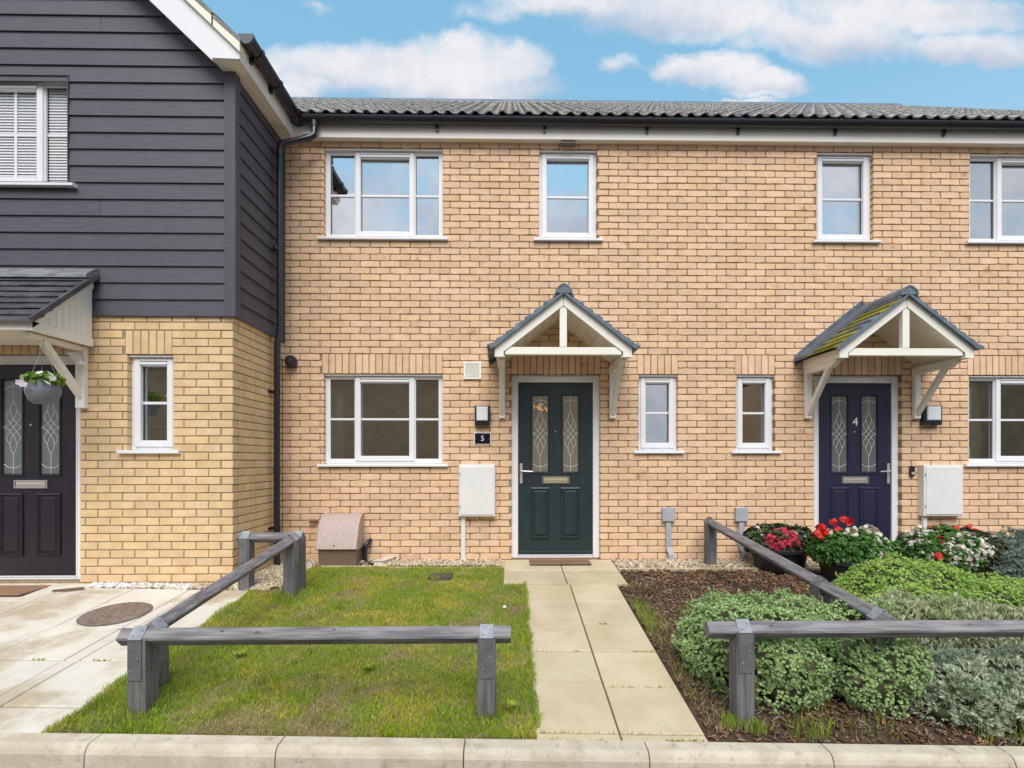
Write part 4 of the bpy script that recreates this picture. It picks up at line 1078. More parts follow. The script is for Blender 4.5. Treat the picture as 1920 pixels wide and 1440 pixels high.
# mats
def doormat(x0, x1, y0, y1, z, m, label):
    t = MB().box(x0, x1, y0, y1, z, z+.014).build('doormat', m, bevel=.004)
    return tag(t, label, 'doormat')
zz = G(.5, 5.95)+.012
doormat(at(992, 1050, 6.05).x, at(1104, 1050, 6.05).x, 5.83, 6.06, zz, M_MAT, 'plain brown doormat in front of the dark green door')
doormat(-4.95, at(96, 1092, 4.98).x, 4.66, 4.99, G(-4.5, 4.8)+.004, M_MATO, 'orange brown doormat in front of the left-hand black door')
t = MB().prism([(-4.03, 4.80), (-3.86, 4.92), (-3.80, 4.86), (-3.92, 4.80)], 'z', G(-3.9, 4.8)+.003, G(-3.9, 4.8)+.022).build('stone_fragment', M_GASB, bevel=.004)
tag(t, 'small broken brown stone lying on the patio near the black door', 'stone')
# covers
cc = at(212.5, 1150, 4.30)
z = G(cc.x, 4.30)+.004
V = [(cc.x+.228*math.cos(2*math.pi*k/48), 4.33+.245*math.sin(2*math.pi*k/48), 0) for k in range(48)]
V = [(x, y, G(x, y)+.008) for x, y, _ in V]
V2 = [(x, y, z_-.03) for x, y, z_ in V]
t = thing('manhole_cover', (cc.x, 4.33, z), 'round rusty brown manhole cover in the pale patio', 'manhole cover')
MB().add(V+V2, [tuple(range(48))]+[(k, k+48, (k+1) % 48+48, (k+1) % 48) for k in range(48)]).build('lid', M_MANH, t)
V3 = [((x-cc.x)*1.045+cc.x, (y-4.33)*1.045+4.33, z_-.004) for x, y, z_ in V]; V4 = [((x-cc.x)*1.012+cc.x, (y-4.33)*1.012+4.33, z_-.003) for x, y, z_ in V]
MB().add(V3+V4, [(k, (k+1) % 48, (k+1) % 48+48, k+48) for k in range(48)]).build('rim', M_STEELD, t)
a = at(805, 1082, 5.42); b = at(847, 1082, 5.42)
t = MB().box(a.x, b.x, 5.34, 5.53, G(-.7, 5.4)-.02, G(-.7, 5.4)+.020).build('drain_cover', M_IRON, bevel=.004)
tag(t, 'small dark square drain cover sunk in the lawn', 'drain cover')

# ------------------------------------------------------------------ birdsmouth fences
HD = .053                                              # half diagonal of the rail
def rail(t, p, q, m, knots=()):
    p, q = Vector(p), Vector(q); d = (q-p).normalized(); side = Vector((d.y, -d.x, 0)).normalized(); up = side.cross(d)
    if up.z < 0: up = -up
    V = []; e = .028
    ring = lambda c, k: [c+up*HD*k, c+side*HD*k, c-up*HD*k, c-side*HD*k]
    # small chamfer on ridges
    def sec(c):
        o = []
        for a, b in ((up, side), (side, -up), (-up, -side), (-side, up)):
            o += [c+a*(HD-.006)-b*.006+b*.0, c+a*(HD-.006)+b*.006]
        return o
    A, B = sec(p), sec(q); n = 8
    MB().add(A+B, [tuple(range(n-1, -1, -1)), tuple(range(n, 2*n))]+[(i, (i+1) % n, n+(i+1) % n, n+i) for i in range(n)]).build('rail', m, t)
    for u, k in knots:
        c = p+(q-p)*u; nn = (up+side*k).normalized(); tt = d
        c = c+nn*(HD*.7072+.0006)+(up-side*k).normalized()*random.Random(int(u*100)).uniform(-.02, .02)
        kq = .6+.5*((u*37) % 1); V = [c+tt*(.014*kq*math.cos(2*math.pi*i/10)*(1+.2*math.sin(i*2.1+u*9)))+tt.cross(nn)*(.007*kq*math.sin(2*math.pi*i/10)) for i in range(10)]
        MB().add(V, [tuple(range(10))]).build('knot', M_KNOT, t)
def post(t, x, y, top, w=.098, dirx=True):
    g = G(x, y)-.12; h = w/2; zt = top
    n_ = .046
    if dirx:   # V notch for a rail running along x : notch profile in y
        P = [(y-h, g), (y+h, g), (y+h, zt-.004), (y, zt-n_), (y-h, zt-.004)]; mb = MB().prism(P, 'x', x-h, x+h)
    else:
        P = [(x-h, g), (x+h, g), (x+h, zt-.004), (x, zt-n_), (x-h, zt-.004)]; mb = MB().prism(P, 'y', y-h, y+h)
    return mb.build('post', M_WOODP, t, bevel=.004)
def strap(t, c, d, post_side, m_top=M_STEEL, m_side=M_STEELD, length=.22, w=.074, both=True):
    """c: rail centre at the post; d: rail direction"""
    c = Vector(c); d = Vector(d).normalized(); side = Vector((d.y, -d.x, 0)).normalized(); up = Vector((0, 0, 1))
    k = HD+.0035; prof = [(-.052, -length), (-.052, -.004), (-.052, .004), (0, k+.001), (.052, .004), (.052, -.004), (.052, -length)]
    # top strap over the two upper faces
    s = part('strap', t, c)
    def ribbon(P, m, nm):
        V = []
        for a, b in P:
            for e in (-w/2, w/2): V.append(c+side*a+up*b+d*e)
        Fc = [(2*i, 2*i+1, 2*i+3, 2*i+2) for i in range(len(P)-1)]
        o = MB().add(V, Fc).build(nm, m, s); md = o.modifiers.new('solid', 'SOLIDIFY'); md.thickness = .003; md.offset = 0; return o
    ribbon([(-.056, .0), (0, k+.003), (.056, .0)], m_top, 'strap_plate')
    ribbon([(-.0535, -length), (-.0535, -.006), (-.056, .001)], m_side, 'strap_plate'); ribbon([(.0535, -length), (.0535, -.006), (.056, .001)], m_side, 'strap_plate')
    for sg in (-1, 1):
        nrm_ = (side*sg+up).normalized()
        for e in (-.018, .02):
            b = c+side*sg*.028+up*.028+nrm_*.004+d*e*1.0+ (up-side*sg)*(.012 if e > 0 else -.012)
            MB().tube([b-nrm_*.002, b+nrm_*.004], .0055, 6).build('bolt', M_STEEL, s)
        for zz, e in ((-.10, .018), (-.165, -.018)):
            b = c+side*sg*.0555+up*zz+d*e; MB().tube([b, b+side*sg*.005], .0055, 6).build('bolt', M_STEEL, s)
FG = 'low grey birdsmouth fences'
def ftop(h): return CAMZ-h
# front left
t = thing('timber_fence', (-1.1, 3.0, G(-1.1, 3)), 'grey timber fence rail along the front of the lawn, nearest the kerb', 'fence', FG)
hc = .972; y = 2.99
rail(t, (at(219, 1195, 2.95).x, y, ftop(hc)), (at(958, 1195, 2.95).x, y+.0, ftop(hc-.003)), M_WOOD, [(.20, -1), (.47, -1), (.50, -1), (.66, -1), (.26, 1), (.545, 1), (.35, 1)])
for px_ in (257, 912):
    x = at(px_, 1200, 2.94).x; post(t, x, y, ftop(hc)); strap(t, (x-.012 if px_ < 500 else x, y, ftop(hc)), (1, 0, 0), -1)
# side run of the lawn
xA, yA, xB, yB_ = -2.115, 3.20, -1.955, 4.86
t = thing('timber_fence', (-2.05, 4.0, G(-2, 4)), 'grey timber fence rail running from the kerb towards the house between patio and lawn', 'fence', FG)
hA, hB = .972+.03, .715
rail(t, (xA-.012, yA-.12, ftop(hA+.02)), (xB+.006, yB_+.06, ftop(hB-.008)), M_WOODS)
for (x, y, h) in ((xA+.004, yA+.03, hA), (xB, yB_-.02, hB)):
    post(t, x, y, ftop(h), dirx=False); strap(t, (x, y, ftop(h)), (xB-xA, yB_-yA, hA-hB), 1)
# back run by the brick corner
t = thing('timber_fence', (-2.2, 4.95, G(-2.2, 4.9)), 'short grey fence section next to the corner of the left-hand brick wall', 'fence', FG)
y = 4.96; hh_ = .712
xa, xb = at(447, 1004, y).x, at(569, 1004, y).x
rail(t, (xa, y, ftop(hh_)), (xb, y, ftop(hh_)), M_WOOD)
for px_, yy in ((459, y), (557, y)):
    x = at(px_, 1040, y-.03).x; post(t, x, y, ftop(hh_)); strap(t, (x, y, ftop(hh_)), (1, 0, 0), -1)
# right side run
t = thing('timber_fence', (2.19, 4.5, G(2.19, 4.5)), 'long grey fence rail sloping down from the wall past the flower pots', 'fence', FG)
X_ = 2.19; ha = lambda yy: .685+(.945-.685)*(5.9-yy)/(5.9-3.08)
rail(t, (X_, 5.95, ftop(ha(5.95))), (X_, 3.765, ftop(ha(3.765))), M_WOODS); rail(t, (X_, 3.755, ftop(ha(3.755))), (X_, 3.06, ftop(ha(3.06))), M_WOODS)
for yy in (5.87, 3.76, 3.16):
    post(t, X_, yy, ftop(ha(yy)), dirx=False)
    strap(t, (X_, yy, ftop(ha(yy))), (0, -1, -.09), 1, M_STEEL if yy < 3.5 else M_STEELD)
# front right
t = thing('timber_fence', (2.8, 3.0, G(2.8, 3)), 'grey fence rail in front of the green shrubs, nearest the kerb on the right', 'fence', FG)
hc = .95; y = 2.99
xa = at(1331, 1190, y-.05).x
rail(t, (xa, y, ftop(hc)), (4.6, y+.0, ftop(hc+.0)), M_WOOD, [(.3, -1), (.42, 1), (.1, 1)])
for x in (at(1398, 1250, y-.05).x, 3.3, 4.4):
    post(t, x, y, ftop(hc)); strap(t, (x, y, ftop(hc)), (1, 0, 0), -1)

# ------------------------------------------------------------------ plants: leaf cards in bulk
def unit(v): return v/np.maximum(np.linalg.norm(v, axis=1, keepdims=True), 1e-9)
def leaves(C, N, n, length, width, spread, rs, m, name, parent=None, kind=None, lift=.0, droop=0):
    """n pointed leaves round every centre C facing N"""
    k = len(C); C = np.repeat(C, n, 0); N = np.repeat(N, n, 0)
    R = rs.normal(size=(k*n, 3)); T_ = unit(R-N*(R*N).sum(1, keepdims=True))
    D = unit(N+T_*spread*rs.uniform(.5, 1.3, (k*n, 1)))
    S = unit(np.cross(D, N)+rs.normal(size=(k*n, 3))*.15)
    L = length*rs.uniform(.7, 1.25, (k*n, 1)); Wd = width*rs.uniform(.75, 1.2, (k*n, 1))
    up = unit(np.cross(S, D))
    base = C+D*lift
    mid = base+D*L*.55+up*L*.06
    tip = base+D*L+np.array([[0, 0, -1]])*L*droop
    V = np.stack([base, mid-S*Wd/2, tip, mid+S*Wd/2], 1).reshape(-1, 3)
    if parent is not None:
        w = wloc(parent); V = V-np.array([[w.x, w.y, w.z]])
    Q = np.arange(len(V)).reshape(-1, 4)
    o = link(name, fast_mesh(name, V, Q, m, 4), parent)
    if kind: o['kind'] = kind
    return o
def lobes_points(lobes, spacing, rs, clump=.05, amp=.03, zmin=None, up=.35):
    """points on the outside of a union of ellipsoids (cx,cy,cz,rx,ry,rz), pushed in and out in clumps"""
    P = []; Nn = []
    for i, (cx, cy, cz, rx, ry, rz) in enumerate(lobes):
        area = 4*math.pi*((rx*ry)**1.6/3+(rx*rz)**1.6/3+(ry*rz)**1.6/3)**(1/1.6)
        n = int(area/spacing**2); d = unit(rs.normal(size=(n, 3)))
        p = d*np.array([[rx, ry, rz]])+np.array([[cx, cy, cz]]); nn = unit(d/np.array([[rx, ry, rz]]))
        keep = np.ones(n, bool)
        for j, (ax, ay, az, sx, sy, sz) in enumerate(lobes):
            if j != i: keep &= (((p-np.array([[ax, ay, az]]))/np.array([[sx, sy, sz]]))**2).sum(1) > .93
        g = Gv(p[:, 0], p[:, 1]) if zmin is None else zmin
        keep &= p[:, 2] > g+.01
        P.append(p[keep]); Nn.append(nn[keep])
    P = np.concatenate(P); Nn = np.concatenate(Nn)
    nc = max(4, int(len(P)*(spacing/clump)**2)); idx = rs.choice(len(P), nc, replace=False); cl = P[idx]
    off = rs.uniform(-1, 1, nc)
    best = np.full(len(P), 9.); bi = np.zeros(len(P), int)
    for s in range(0, nc, 200):
        dd = ((P[:, None, :]-cl[None, s:s+200, :])**2).sum(2); a = dd.argmin(1); v = dd[np.arange(len(P)), a]
        u_ = v < best; best[u_] = v[u_]; bi[u_] = a[u_]+s
    h = 1-np.sqrt(best)/(clump*.8)
    P = P+Nn*(np.clip(h, -1, 1)[:, None]*amp+off[bi][:, None]*amp*.5)
    Nn = unit(Nn+unit(P-cl[bi]+1e-6)*.45+np.array([[0, 0, up]])+rs.normal(size=P.shape)*.18)
    return P, Nn
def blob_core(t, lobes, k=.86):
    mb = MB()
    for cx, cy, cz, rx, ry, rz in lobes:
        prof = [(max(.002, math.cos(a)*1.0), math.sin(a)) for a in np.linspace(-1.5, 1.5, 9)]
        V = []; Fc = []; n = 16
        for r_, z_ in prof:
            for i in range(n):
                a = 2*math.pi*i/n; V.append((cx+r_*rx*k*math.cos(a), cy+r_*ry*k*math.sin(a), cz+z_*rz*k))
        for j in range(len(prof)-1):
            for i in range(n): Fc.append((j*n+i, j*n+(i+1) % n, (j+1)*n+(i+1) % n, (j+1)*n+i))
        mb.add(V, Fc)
    mb.build('shade_core', M_CORE, t, smooth=True)  # solid filler, coloured dark to stand in for shade inside the foliage
def bumps(lobes, n, r, seed):
    rg = random.Random(seed); out = list(lobes)
    for cx, cy, cz, rx, ry, rz in lobes:
        for k in range(n):
            a = rg.uniform(0, 6.28); e = rg.uniform(.0, 1.1); s_ = rg.uniform(.7, 1.3)*r
            out.append((cx+rx*.82*math.cos(a)*math.cos(e), cy+ry*.82*math.sin(a)*math.cos(e), cz+rz*.86*math.sin(e), s_, s_, s_*.85))
    return out
def shrub(label, lobes, m, seed, spacing=.02, nleaf=7, length=.016, width=.008, spread=.9, clump=.055, amp=.022, core_k=.88, group=None, up=.3, name='shrub', lift=0):
    rs = np.random.RandomState(seed); lobes = bumps(lobes, 7, .105, seed)
    cx = sum(l[0] for l in lobes)/len(lobes); cy = sum(l[1] for l in lobes)/len(lobes)
    t = thing(name, (cx, cy, G(cx, cy)), label, 'shrub', group)
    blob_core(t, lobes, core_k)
    P, N_ = lobes_points(lobes, spacing, rs, clump, amp, up=up)
    leaves(P, N_, nleaf, length, width, spread, rs, m, 'foliage', t, lift=lift)
    # stray shoots that stand proud of the mound
    k = rs.choice(len(P), min(170, len(P)), replace=False); A = P[k]; D = unit(N_[k]+rs.normal(size=(len(k), 3))*.35+np.array([[0, 0, .5]])); Ln = rs.uniform(.02, .065, (len(k), 1))
    mb = MB()
    for p, d, l in zip(A, D, Ln): mb.tube([Vector(p-d*.03), Vector(p+d*l)], [.0022, .0012], 3, caps=False)
    mb.build('shoots', M_TWIG, t)['kind'] = 'stuff'
    C_ = np.concatenate([A+D*Ln*f for f in (.35, .7, 1.0)]); D_ = np.concatenate([D]*3)
    leaves(C_, D_, 6, length*1.05, width, .9, rs, m, 'shoot_leaves', t)
    return t
def gl(x, y, dz): return G(x, y)+dz
SG = 'low shrubs in the front beds'
# big bright green pair right of the path
shrub('large rounded bright green shrub right of the path with the fence post standing before it',
      [(1.52, 3.42, gl(1.5, 3.4, .20), .34, .36, .26), (1.37, 3.55, gl(1.4, 3.5, .15), .21, .31, .22), (1.62, 3.16, gl(1.7, 3.1, .15), .20, .15, .18)],
      M_HEBEB, 1, .0135, 8, .0175, .0105, group=SG, clump=.07, amp=.045, core_k=.80)
shrub('rounded green shrub touching the first, under the sloping fence rail',
      [(2.12, 3.42, gl(2.1, 3.4, .19), .33, .31, .25), (2.16, 3.16, gl(2.1, 3.1, .13), .22, .15, .17), (1.92, 3.5, gl(1.9, 3.5, .18), .22, .26, .22)],
      M_HEBEB, 2, .0135, 8, .0175, .0105, group=SG, clump=.07, amp=.045, core_k=.80)
shrub('wide yellow green mound shrub below the flower pots by the navy door',
      [(3.32, 4.40, gl(3.2, 4.4, .14), .56, .46, .28), (3.85, 4.10, gl(3.8, 4.1, .10), .70, .50, .26), (2.98, 4.15, gl(2.8, 4.2, .06), .28, .34, .20)],
      M_HEBE, 3, .0155, 7, .019, .012, group=SG, clump=.08, amp=.045, core_k=.80)
shrub('grey green shrub with upright leaves in front of the yellow green mound',
      [(2.80, 3.78, gl(2.8, 3.75, .10), .46, .30, .27), (3.25, 3.62, gl(3.2, 3.6, .10), .42, .30, .25)],
      M_SILVB, 4, .021, 7, .045, .008, .55, group=SG, clump=.10, amp=.04, up=1.1, core_k=.70)
shrub('silvery grey shrub at the bottom right corner by the kerb',
      [(2.66, 3.08, gl(2.6, 3.1, .04), .30, .20, .19), (3.0, 3.02, gl(2.9, 3.0, .07), .40, .24, .23)],
      M_SILV, 5, .017, 8, .032, .0065, .65, group=SG, clump=.09, amp=.045, up=.8, core_k=.74)
shrub('blue grey bushy shrub at the right edge beyond the flower pots',
      [(4.95, 4.95, gl(4.7, 4.9, .10), .34, .34, .26), (5.2, 5.3, gl(5.1, 5.3, .12), .4, .35, .28), (4.72, 4.72, gl(4.6, 4.7, .04), .24, .24, .20)],
      M_SILVD, 6, .022, 7, .042, .008, .6, group=SG, clump=.11, amp=.045, up=.9, core_k=.70)
# dead woody stems between shrubs
rs = np.random.RandomState(9)
t = thing('woody_plant', (2.75, 3.3, G(2.75, 3.3)), 'tangle of bare brown stems behind the silvery shrub under the rail', 'plant')
mb = MB(); rr_ = random.Random(8)
for k in range(150):
    x = rr_.uniform(2.25, 3.2); y = rr_.uniform(3.22, 3.5); g = G(x, y)
    h = rr_.uniform(.14, .34); dx, dy = rr_.uniform(-.12, .12), rr_.uniform(-.12, .05)
    mb.tube([(x, y, g), (x+dx*.5, y+dy*.5, g+h*.6), (x+dx, y+dy, g+h)], [.004, .003, .0015], 3, caps=False)
mb.build('stems', M_TWIG, t)
Cc = np.stack([rs.uniform(2.25, 3.2, 260), rs.uniform(3.2, 3.5, 260), rs.uniform(.10, .33, 260)], 1); Cc[:, 2] += Gv(Cc[:, 0], Cc[:, 1])
leaves(Cc, unit(rs.normal(size=Cc.shape)*.3+np.array([[0, 0, 1]])), 6, .03, .007, .6, rs, M_SILV, 'foliage', t)

# ------------------------------------------------------------------ grass
def blades(name, X, Yy, H, Wd, rs, m, lean=.5, zoff=0, dirb=None, parent=None):
    n = len(X); Z = Gv(X, Yy)+zoff
    a = rs.uniform(0, 2*math.pi, n); b = rs.uniform(0, 2*math.pi, n)
    le = rs.uniform(0, lean, n)*H
    dx, dy = np.cos(a)*le, np.sin(a)*le
    if dirb is not None: dx = dx+dirb[0]*H; dy = dy+dirb[1]*H
    sx, sy = np.cos(b)*Wd/2, np.sin(b)*Wd/2
    B = np.stack([X, Yy, Z], 1)
    def P(fx_, fz, s): return np.stack([X+dx*fx_+sx*s, Yy+dy*fx_+sy*s, Z+H*fz], 1)
    V = np.stack([P(0, 0, -1), P(0, 0, 1), P(.35, .6, .75), P(.35, .6, -.75), P(1, .95, 0)], 1)
    Q4 = None
    base = np.arange(n)*5
    T3 = np.concatenate([np.stack([base, base+1, base+2], 1), np.stack([base, base+2, base+3], 1), np.stack([base+3, base+2, base+4], 1)])
    o = link(name, fast_mesh(name, V.reshape(-1, 3), T3, m, 3), parent); o['kind'] = 'stuff'
    return o
rs = np.random.RandomState(2)
def vn(x, y, s, seed):      # cheap smooth noise
    r = np.random.RandomState(seed); v = np.zeros_like(x)
    for k in range(7):
        a = r.uniform(0, 6.28); f = s*r.uniform(.6, 2.2); v += np.sin((x*math.cos(a)+y*math.sin(a))*f+r.uniform(0, 6.28))
    return v/7
def inlawn(X, Y):
    left = np.where(Y > 4.92, -2.15+.06*np.sin(Y*9), -2.36+.02*np.sin(Y*11))
    right = np.where(Y > 5.2, -.075+.008*np.sin(Y*31), .145+.018*np.sin(Y*13)+.01*np.sin(Y*41))
    return (X > left) & (X < right) & (Y < 5.80+.012*np.sin(X*21)) & (Y > 2.765)
N0 = 150000
X = rs.uniform(-2.45, .2, N0); Y = 2.76+3.06*rs.uniform(0, 1, N0)**1.18
k = inlawn(X, Y) & ~((X > a.x-.01) & (X < b.x+.01) & (Y > 5.22) & (Y < 5.54)); X, Y = X[k], Y[k]
bare = vn(X, Y, 5, 4)+vn(X, Y, 17, 5)*.6
keep = rs.uniform(0, 1, len(X)) < np.clip(1.0-np.clip(bare-.42, 0, 1)*2.6, .22, 1)
X, Y = X[keep], Y[keep]
dry = (vn(X, Y, 6, 7)+vn(X, Y, 19, 8)*.7+rs.normal(0, .25, len(X))+np.clip((3.15-Y)*1.0, 0, .45)) > .38
H = rs.uniform(.011, .027, len(X))*(1+.35*vn(X, Y, 11, 9))
edge = (X > .09) | (Y < 2.85) | (X < -2.28)
H = np.where(edge, H*1.35, H)
blades('grass', X[~dry], Y[~dry], H[~dry], rs.uniform(.0028, .0048, (~dry).sum()), rs, M_GRASS, lean=1.3)
tag(blades('dry_grass', X[dry], Y[dry], H[dry]*.8, rs.uniform(.002, .0038, dry.sum()), rs, M_STRAW, lean=2.4), kind='stuff')
# longer tufts at post feet and path edge, overhanging joints
tx_, ty_ = [], []
rt = np.random.RandomState(11)
spots = [(-2.07, 2.98, .07, 260), (-1.98, 3.02, .06, 200), (-.13, 2.97, .07, 260), (-2.0, 4.78, .08, 200), (1.22, 2.93, .06, 200), (1.33, 2.88, .06, 140)]
for (x, y, r_, n) in spots:
    tx_.append(rt.normal(x, r_*.6, n)); ty_.append(rt.normal(y, r_*.5, n))
for k_ in range(70):
    x, y = rt.uniform(-2.3, .12), rt.uniform(2.8, 5.7); n = rt.randint(20, 60)
    if -.12 < x and y < 5.2: pass
    tx_.append(rt.normal(x, .022, n)); ty_.append(rt.normal(y, .022, n))
yy = rt.uniform(2.85, 5.2, 900); tx_.append(.135+rt.normal(0, .012, 900)); ty_.append(yy)
X = np.concatenate(tx_); Y = np.concatenate(ty_); k = (X > -2.42) & (X < .20) & (Y > 2.77); k |= X > 1.05
X, Y = X[k], Y[k]
blades('long_grass', X, Y, rt.uniform(.03, .065, len(X)), rt.uniform(.003, .0048, len(X)), rt, M_GRASSY, lean=.9)
# weedy grass along the right of the path and in the bed
n = 5200
X = 1.05+np.abs(rt.normal(0, .09, n)); Y = rt.uniform(3.2, 4.9, n)
wgt = np.clip(vn(X*0, Y, 6, 21)*1.6+.45, .08, 1)*np.where(Y < 4.4, 1, .35); k = rt.uniform(0, 1, n) < wgt
X, Y = X[k], Y[k]
X2 = rt.uniform(1.1, 2.2, 3400); Y2 = rt.uniform(2.8, 5.4, 3400); k = (vn(X2, Y2, 4, 31)+vn(X2, Y2, 13, 32)*.6) > .42
X3 = rt.normal(1.85, .20, 1500); Y3 = rt.normal(4.45, .10, 1500)
X = np.concatenate([X, X2[k], X3]); Y = np.concatenate([Y, Y2[k], Y3])
blades('weedy_grass', X, Y, rt.uniform(.02, .06, len(X)), rt.uniform(.0026, .0044, len(X)), rt, M_GRASSY, lean=1.0, zoff=-.01)
X = rt.uniform(1.06, 1.4, 2200); Y = rt.uniform(2.85, 4.3, 2200)
blades('dry_weeds', X, Y, rt.uniform(.015, .05, 2200), rt.uniform(.002, .0036, 2200), rt, M_STRAW, lean=2.2, zoff=-.01)
X = rt.uniform(1.5, 3.4, 900); Y = rt.uniform(2.79, 2.95, 900); k = vn(X, Y*0, 9, 41) > -.05
blades('kerbside_grass', X[k], Y[k], rt.uniform(.03, .10, k.sum()), rt.uniform(.003, .0048, k.sum()), rt, M_GRASSY, lean=.9, zoff=-.01)
# moss and weeds in the joints
jx, jy = [], []
for (x0, x1, y, n) in ((.15, 1.0, ys[5], 60), (.6, 1.0, ys[4], 30), (.14, .5, ys[3], 24), (.85, 1.05, ys[3], 40), (.7, .76, ys[2], 26), (.8, 1.0, YK+.005, 80), (.15, .5, YK+.005, 40), (-2.72, -2.6, 3.54, 24), (-3.1, -3.02, 3.54, 16), (-1.3, -1.26, YK-.02, 40), (-2.37, -2.3, YK, 40)):
    jx.append(rt.uniform(x0, x1, n)); jy.append(rt.normal(y, .006, n))
X = np.concatenate(jx); Y = np.concatenate(jy)
blades('joint_moss', X, Y, rt.uniform(.006, .018, len(X)), rt.uniform(.004, .008, len(X)), rt, M_GRASSY, lean=1.0)
# broad-leaved weeds, each a plant
rw = random.Random(3)
wl = [(937, 1160), (680, 1263, ), (585, 1175), (455, 1268), (575, 1262), (748, 1240)]
for i, (px_, py_) in enumerate([(690, 1262), (452, 1240), (590, 1205), (960, 1330)]):
    Yg = 1695/(py_-862+92); p = at(px_, py_, Yg); g = G(p.x, Yg); rs_ = np.random.RandomState(i)
    if p.x > .1: p.x = .09
    t = thing('weed', (p.x, Yg, g), ['leafy green weed in the middle of the lawn', 'small green weed near the left fence post in the lawn', 'small green weed in the lawn behind the front rail', 'leafy weed at the lawn edge beside the path, right of the fence post'][i], 'weed')
    C_ = np.array([[p.x+rw.gauss(0, .012), Yg+rw.gauss(0, .012), g+.008] for _ in range(5)])
    leaves(C_, np.tile([[0, 0, 1.]], (5, 1)), 6, .055, .016, 1.3, rs_, M_GRASSY, 'foliage', t)

# ------------------------------------------------------------------ bark chips, pebbles
def chips(name, X, Y, L, Wd, T_, rs, m, tilt=.5, zoff=0):
    n = len(X); Z = Gv(X, Y)+zoff+rs.uniform(0, .02, n)
    a = rs.uniform(0, 6.28, n); t = rs.normal(0, tilt, n); r_ = rs.normal(0, tilt, n)
    ca, sa = np.cos(a), np.sin(a)
    U = np.stack([ca*np.cos(t), sa*np.cos(t), np.sin(t)], 1); W_ = np.stack([-sa*np.cos(r_), ca*np.cos(r_), np.sin(r_)], 1); W_ = unit(W_-U*(W_*U).sum(1, keepdims=True)); K = np.cross(U, W_)
    C = np.stack([X, Y, Z], 1); L = L[:, None]/2; Wd = Wd[:, None]/2; T_ = T_[:, None]/2
    V = []
    for sx, sy, sz in ((-1,-1,-1),(1,-.6,-1),(1,.7,-1),(-.8,1,-1),(-.9,-.8,1),(.8,-.5,1),(.9,.5,1),(-.7,.8,1)): V.append(C+U*L*sx+W_*Wd*sy+K*T_*sz)
    V = np.stack(V, 1).reshape(-1, 3); b = np.arange(n)[:, None]*8
    Q = np.concatenate([b+np.array([q]) for q in ((0,3,2,1),(4,5,6,7),(0,1,5,4),(1,2,6,5),(2,3,7,6),(3,0,4,7))])
    o = link(name, fast_mesh(name, V, Q, m, 4)); o['kind'] = 'stuff'; return o
rc_ = np.random.RandomState(21)
n = 9000; X = rc_.uniform(1.05, 3.5, n); Y = rc_.uniform(2.78, 5.70, n)
k = (X > 1.05) & ~((Y > 5.18) & (X < 1.17)); X, Y = X[k], Y[k]; n = len(X)
chips('bark_chips', X, Y, rc_.uniform(.015, .055, n), rc_.uniform(.005, .016, n), rc_.uniform(.003, .008, n), rc_, M_CHIP, .4, -.012)
n = 650; X = 1.25+2.2*rc_.uniform(0, 1, n)**.6; Y = rc_.uniform(4.3, 5.68, n)
chips('pale_bark_chips', X, Y, rc_.uniform(.02, .07, n), rc_.uniform(.005, .012, n), rc_.uniform(.003, .006, n), rc_, M_CHIPL, .35, -.004)
def pebbles(name, regs, m, size, rs):
    Xs, Ys = [], []
    for x0, x1, y0, y1, n in regs: Xs.append(rs.uniform(x0, x1, n)); Ys.append(rs.uniform(y0, y1, n))
    X, Y = np.concatenate(Xs), np.concatenate(Ys); n = len(X)
    return chips(name, X, Y, size*rs.uniform(.6, 1.5, n), size*rs.uniform(.5, 1.1, n), size*rs.uniform(.35, .8, n), rs, m, .5, -.004)
pebbles('pebbles', [(-3.45, -2.2, 4.94, 5.05, 900), (-2.56, -2.12, 5.0, 6.09, 2600), (-2.5, -2.2, 4.92, 5.0, 250), (-2.1, -.1, 5.86, 6.09, 1500), (1.16, 3.45, 5.78, 6.09, 1900), (4.7, 6.5, 5.78, 6.09, 700)], M_PEB, .026, rc_)
pebbles('white_chippings', [(-3.84, -2.9, 4.94, 5.03, 520)], M_PEBW, .028, rc_)
sheet('gravel_bed', -3.86, -2.08, 4.93, 6.12, -.012, M_PEB, 12, 8); sheet('gravel_bed', -2.08, 7, 5.80, 6.12, -.012, M_PEB, 30, 3)
t = MB().lathe([(.004, 0), (.016, .004), (.018, .012), (.010, .022), (.003, .025)], (-.05, 4.55, G(-.05, 4.55)+.012), 7).build('stone', M_PEBW); tag(t, 'small white stone lying on the lawn near the path', 'stone')

# ------------------------------------------------------------------ flowers
def petal_head(m, r, n, flat, rs, size):
    d = unit(rs.normal(size=(n, 3))); d[:, 2] = np.abs(d[:, 2])*(1-flat*.5); d = unit(d)
    C = d*r*np.array([[1, 1, .7]]); k = 4
    V, Fc = [], []
    for c, nn in zip(C, d):
        a = np.cross(nn, [0, 0, 1.]) if abs(nn[2]) < .95 else np.array([1., 0, 0]); a /= np.linalg.norm(a); b = np.cross(nn, a)
        off = rs.uniform(0, 6.28)
        for i in range(5):
            t0 = off+i*2*math.pi/5
            u = a*math.cos(t0)+b*math.sin(t0); w = -a*math.sin(t0)+b*math.cos(t0); n0 = len(V)
            V += [c+nn*.001, c+u*size*.6-w*size*.38+nn*size*.12, c+u*size+nn*size*.05, c+u*size*.6+w*size*.38+nn*size*.12]; Fc.append((n0, n0+1, n0+2, n0+3))
    return mesh('flower', V, Fc, m)
